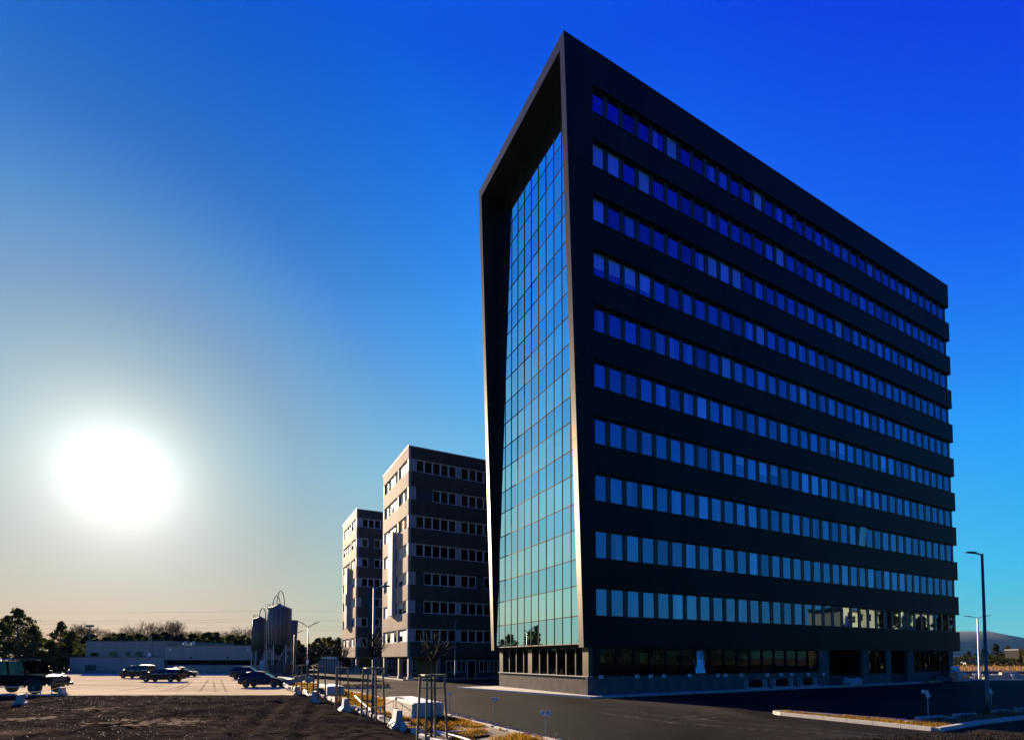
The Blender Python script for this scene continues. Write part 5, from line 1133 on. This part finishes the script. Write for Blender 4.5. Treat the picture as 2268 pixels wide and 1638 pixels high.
wag_t = [(-2.3, .78), (-2.2, .95), (-1.2, .95), (.6, .92), (1.05, .92), (1.7, .82), (2.1, .70), (2.3, .5)]
vehicle('estate_car', 'dark estate car facing left in front of the van and saloon', 'car', at_px(360, 1508.5), math.pi + .03, 1.78, wag_t, (1.15, .35, -1.85, -2.22, 1.5), PT['wine'], wheels=(-1.4, 1.35), pillars=(.22, .46, .70))
mpv_t = [(-2.1, .95), (-2.05, 1.05), (-1.2, 1.06), (.9, 1.02), (1.2, 1.02), (1.75, .90), (2.0, .78), (2.12, .55)]
vehicle('family_van', 'dark high-roofed family van facing left behind the estate car', 'van', at_px(304, 1500.5), math.pi - .04, 1.8, mpv_t, (1.35, .55, -1.95, -2.06, 1.8), PT['wine'], wheels=(-1.3, 1.36), pillars=(.28, .56))
sal_t = [(-2.25, .75), (-2.15, .98), (-1.35, 1.0), (.6, .92), (1.0, .92), (1.7, .80), (2.1, .68), (2.28, .5)]
vehicle('saloon_car', 'dark saloon facing right behind the estate car', 'car', at_px(403, 1498), .02, 1.78, sal_t, (1.1, .25, -.85, -1.6, 1.45), PT['black'], wheels=(-1.35, 1.36), pillars=(.33, .6), roof_arc=.06)
# off-road car cut by the left picture edge
jt = [(-2.3, 1.12), (-2.28, 1.18), (-1.2, 1.2), (.75, 1.2), (.95, 1.2), (1.75, 1.13), (2.05, 1.06), (2.2, .98)]
pj = G(118, 1536, .33)
jeep = vehicle('off_road_car', 'black boxy off-road car with a roof rack at the left edge', 'off-road car', (pj.x - 2.9, pj.y + .95, .32), .0, 1.86, jt, (.92, .66, -2.2, -2.26, 2.02), PT['matt'], zs=.5, wr=.40, wheels=(-1.42, 1.45), pillars=(.12, .40, .67), roof_arc=.0, boxy=True)
jeep.scale = (1.1, 1.05, 1.08)
rk_ = MB()
for y in (-.72, .72): rk_.tube([(-2.1, y, 2.13), (.35, y, 2.13)], .03, 6)
obj('roof_rack', rk_, M['steel'], jeep)
for q in range(9): obj('rack_bar', MB().box(-2.05 + q * .29, -1.99 + q * .29, -.76, .76, 2.12, 2.15), M['steel_dark'], jeep)
for q in (-2., -.9, .3):
    for y in (-.72, .72): obj('rack_foot', MB().tube([(q, y, 2.0), (q, y, 2.13)], .025, 5), M['steel_dark'], jeep)
for sgn in (-1, 1):
    obj('running_board', MB().box(-.95, .95, *sorted((sgn * .88, sgn * 1.0)), .42, .48), M['steel'], jeep)
    for wx_ in (-1.42, 1.45): obj('wheel_flare', MB().tube([(wx_ + .52 * math.cos(t), sgn * .95, .42 + .50 * math.sin(t)) for t in [math.pi * q / 12 for q in range(13)]], .05, 6), M['black'], jeep)
    obj('indicator', MB().box(1.75, 1.92, *sorted((sgn * .66, sgn * .80)), 1.16, 1.24), mat('amber_lens', (.5, .2, .02), .3), jeep)
    obj('wiper', MB().tube([(.93, sgn * .1, 1.24), (.80, sgn * .5, 1.42)], .012, 4), M['black'], jeep)
obj('grille', MB().box(2.2, 2.24, -.5, .5, .68, .96), M['steel_dark'], jeep); obj('bull_bar', MB().box(2.2, 2.42, -.85, .85, .52, .70).tube([(2.38, -.5, .7), (2.38, -.45, 1.0), (2.38, .45, 1.0), (2.38, .5, .7)], .035, 6), M['black'], jeep)
obj('windscreen_frame', MB().box(.44, .56, -.80, .80, 1.97, 2.06), PT['black'], jeep)

# ================================================================== haze
HAZE_ON = True
hz = MB().box(-420, 6600, -260, 5400, -8, 215)
hm = bpy.data.materials.new('haze_air'); hm.use_nodes = True; t = hm.node_tree
for q in list(t.nodes): t.nodes.remove(q)
ho = t.nodes.new('ShaderNodeOutputMaterial'); pv = t.nodes.new('ShaderNodeVolumePrincipled'); pv.inputs['Color'].default_value = (.25, .6, 1, 1); pv.inputs['Density'].default_value = .00002; pv.inputs['Anisotropy'].default_value = .0
t.links.new(pv.outputs[0], ho.inputs['Volume'])
if HAZE_ON: tag(obj('haze', hz, hm), 'thin pale haze filling the air towards the hills', 'haze', kind='stuff')
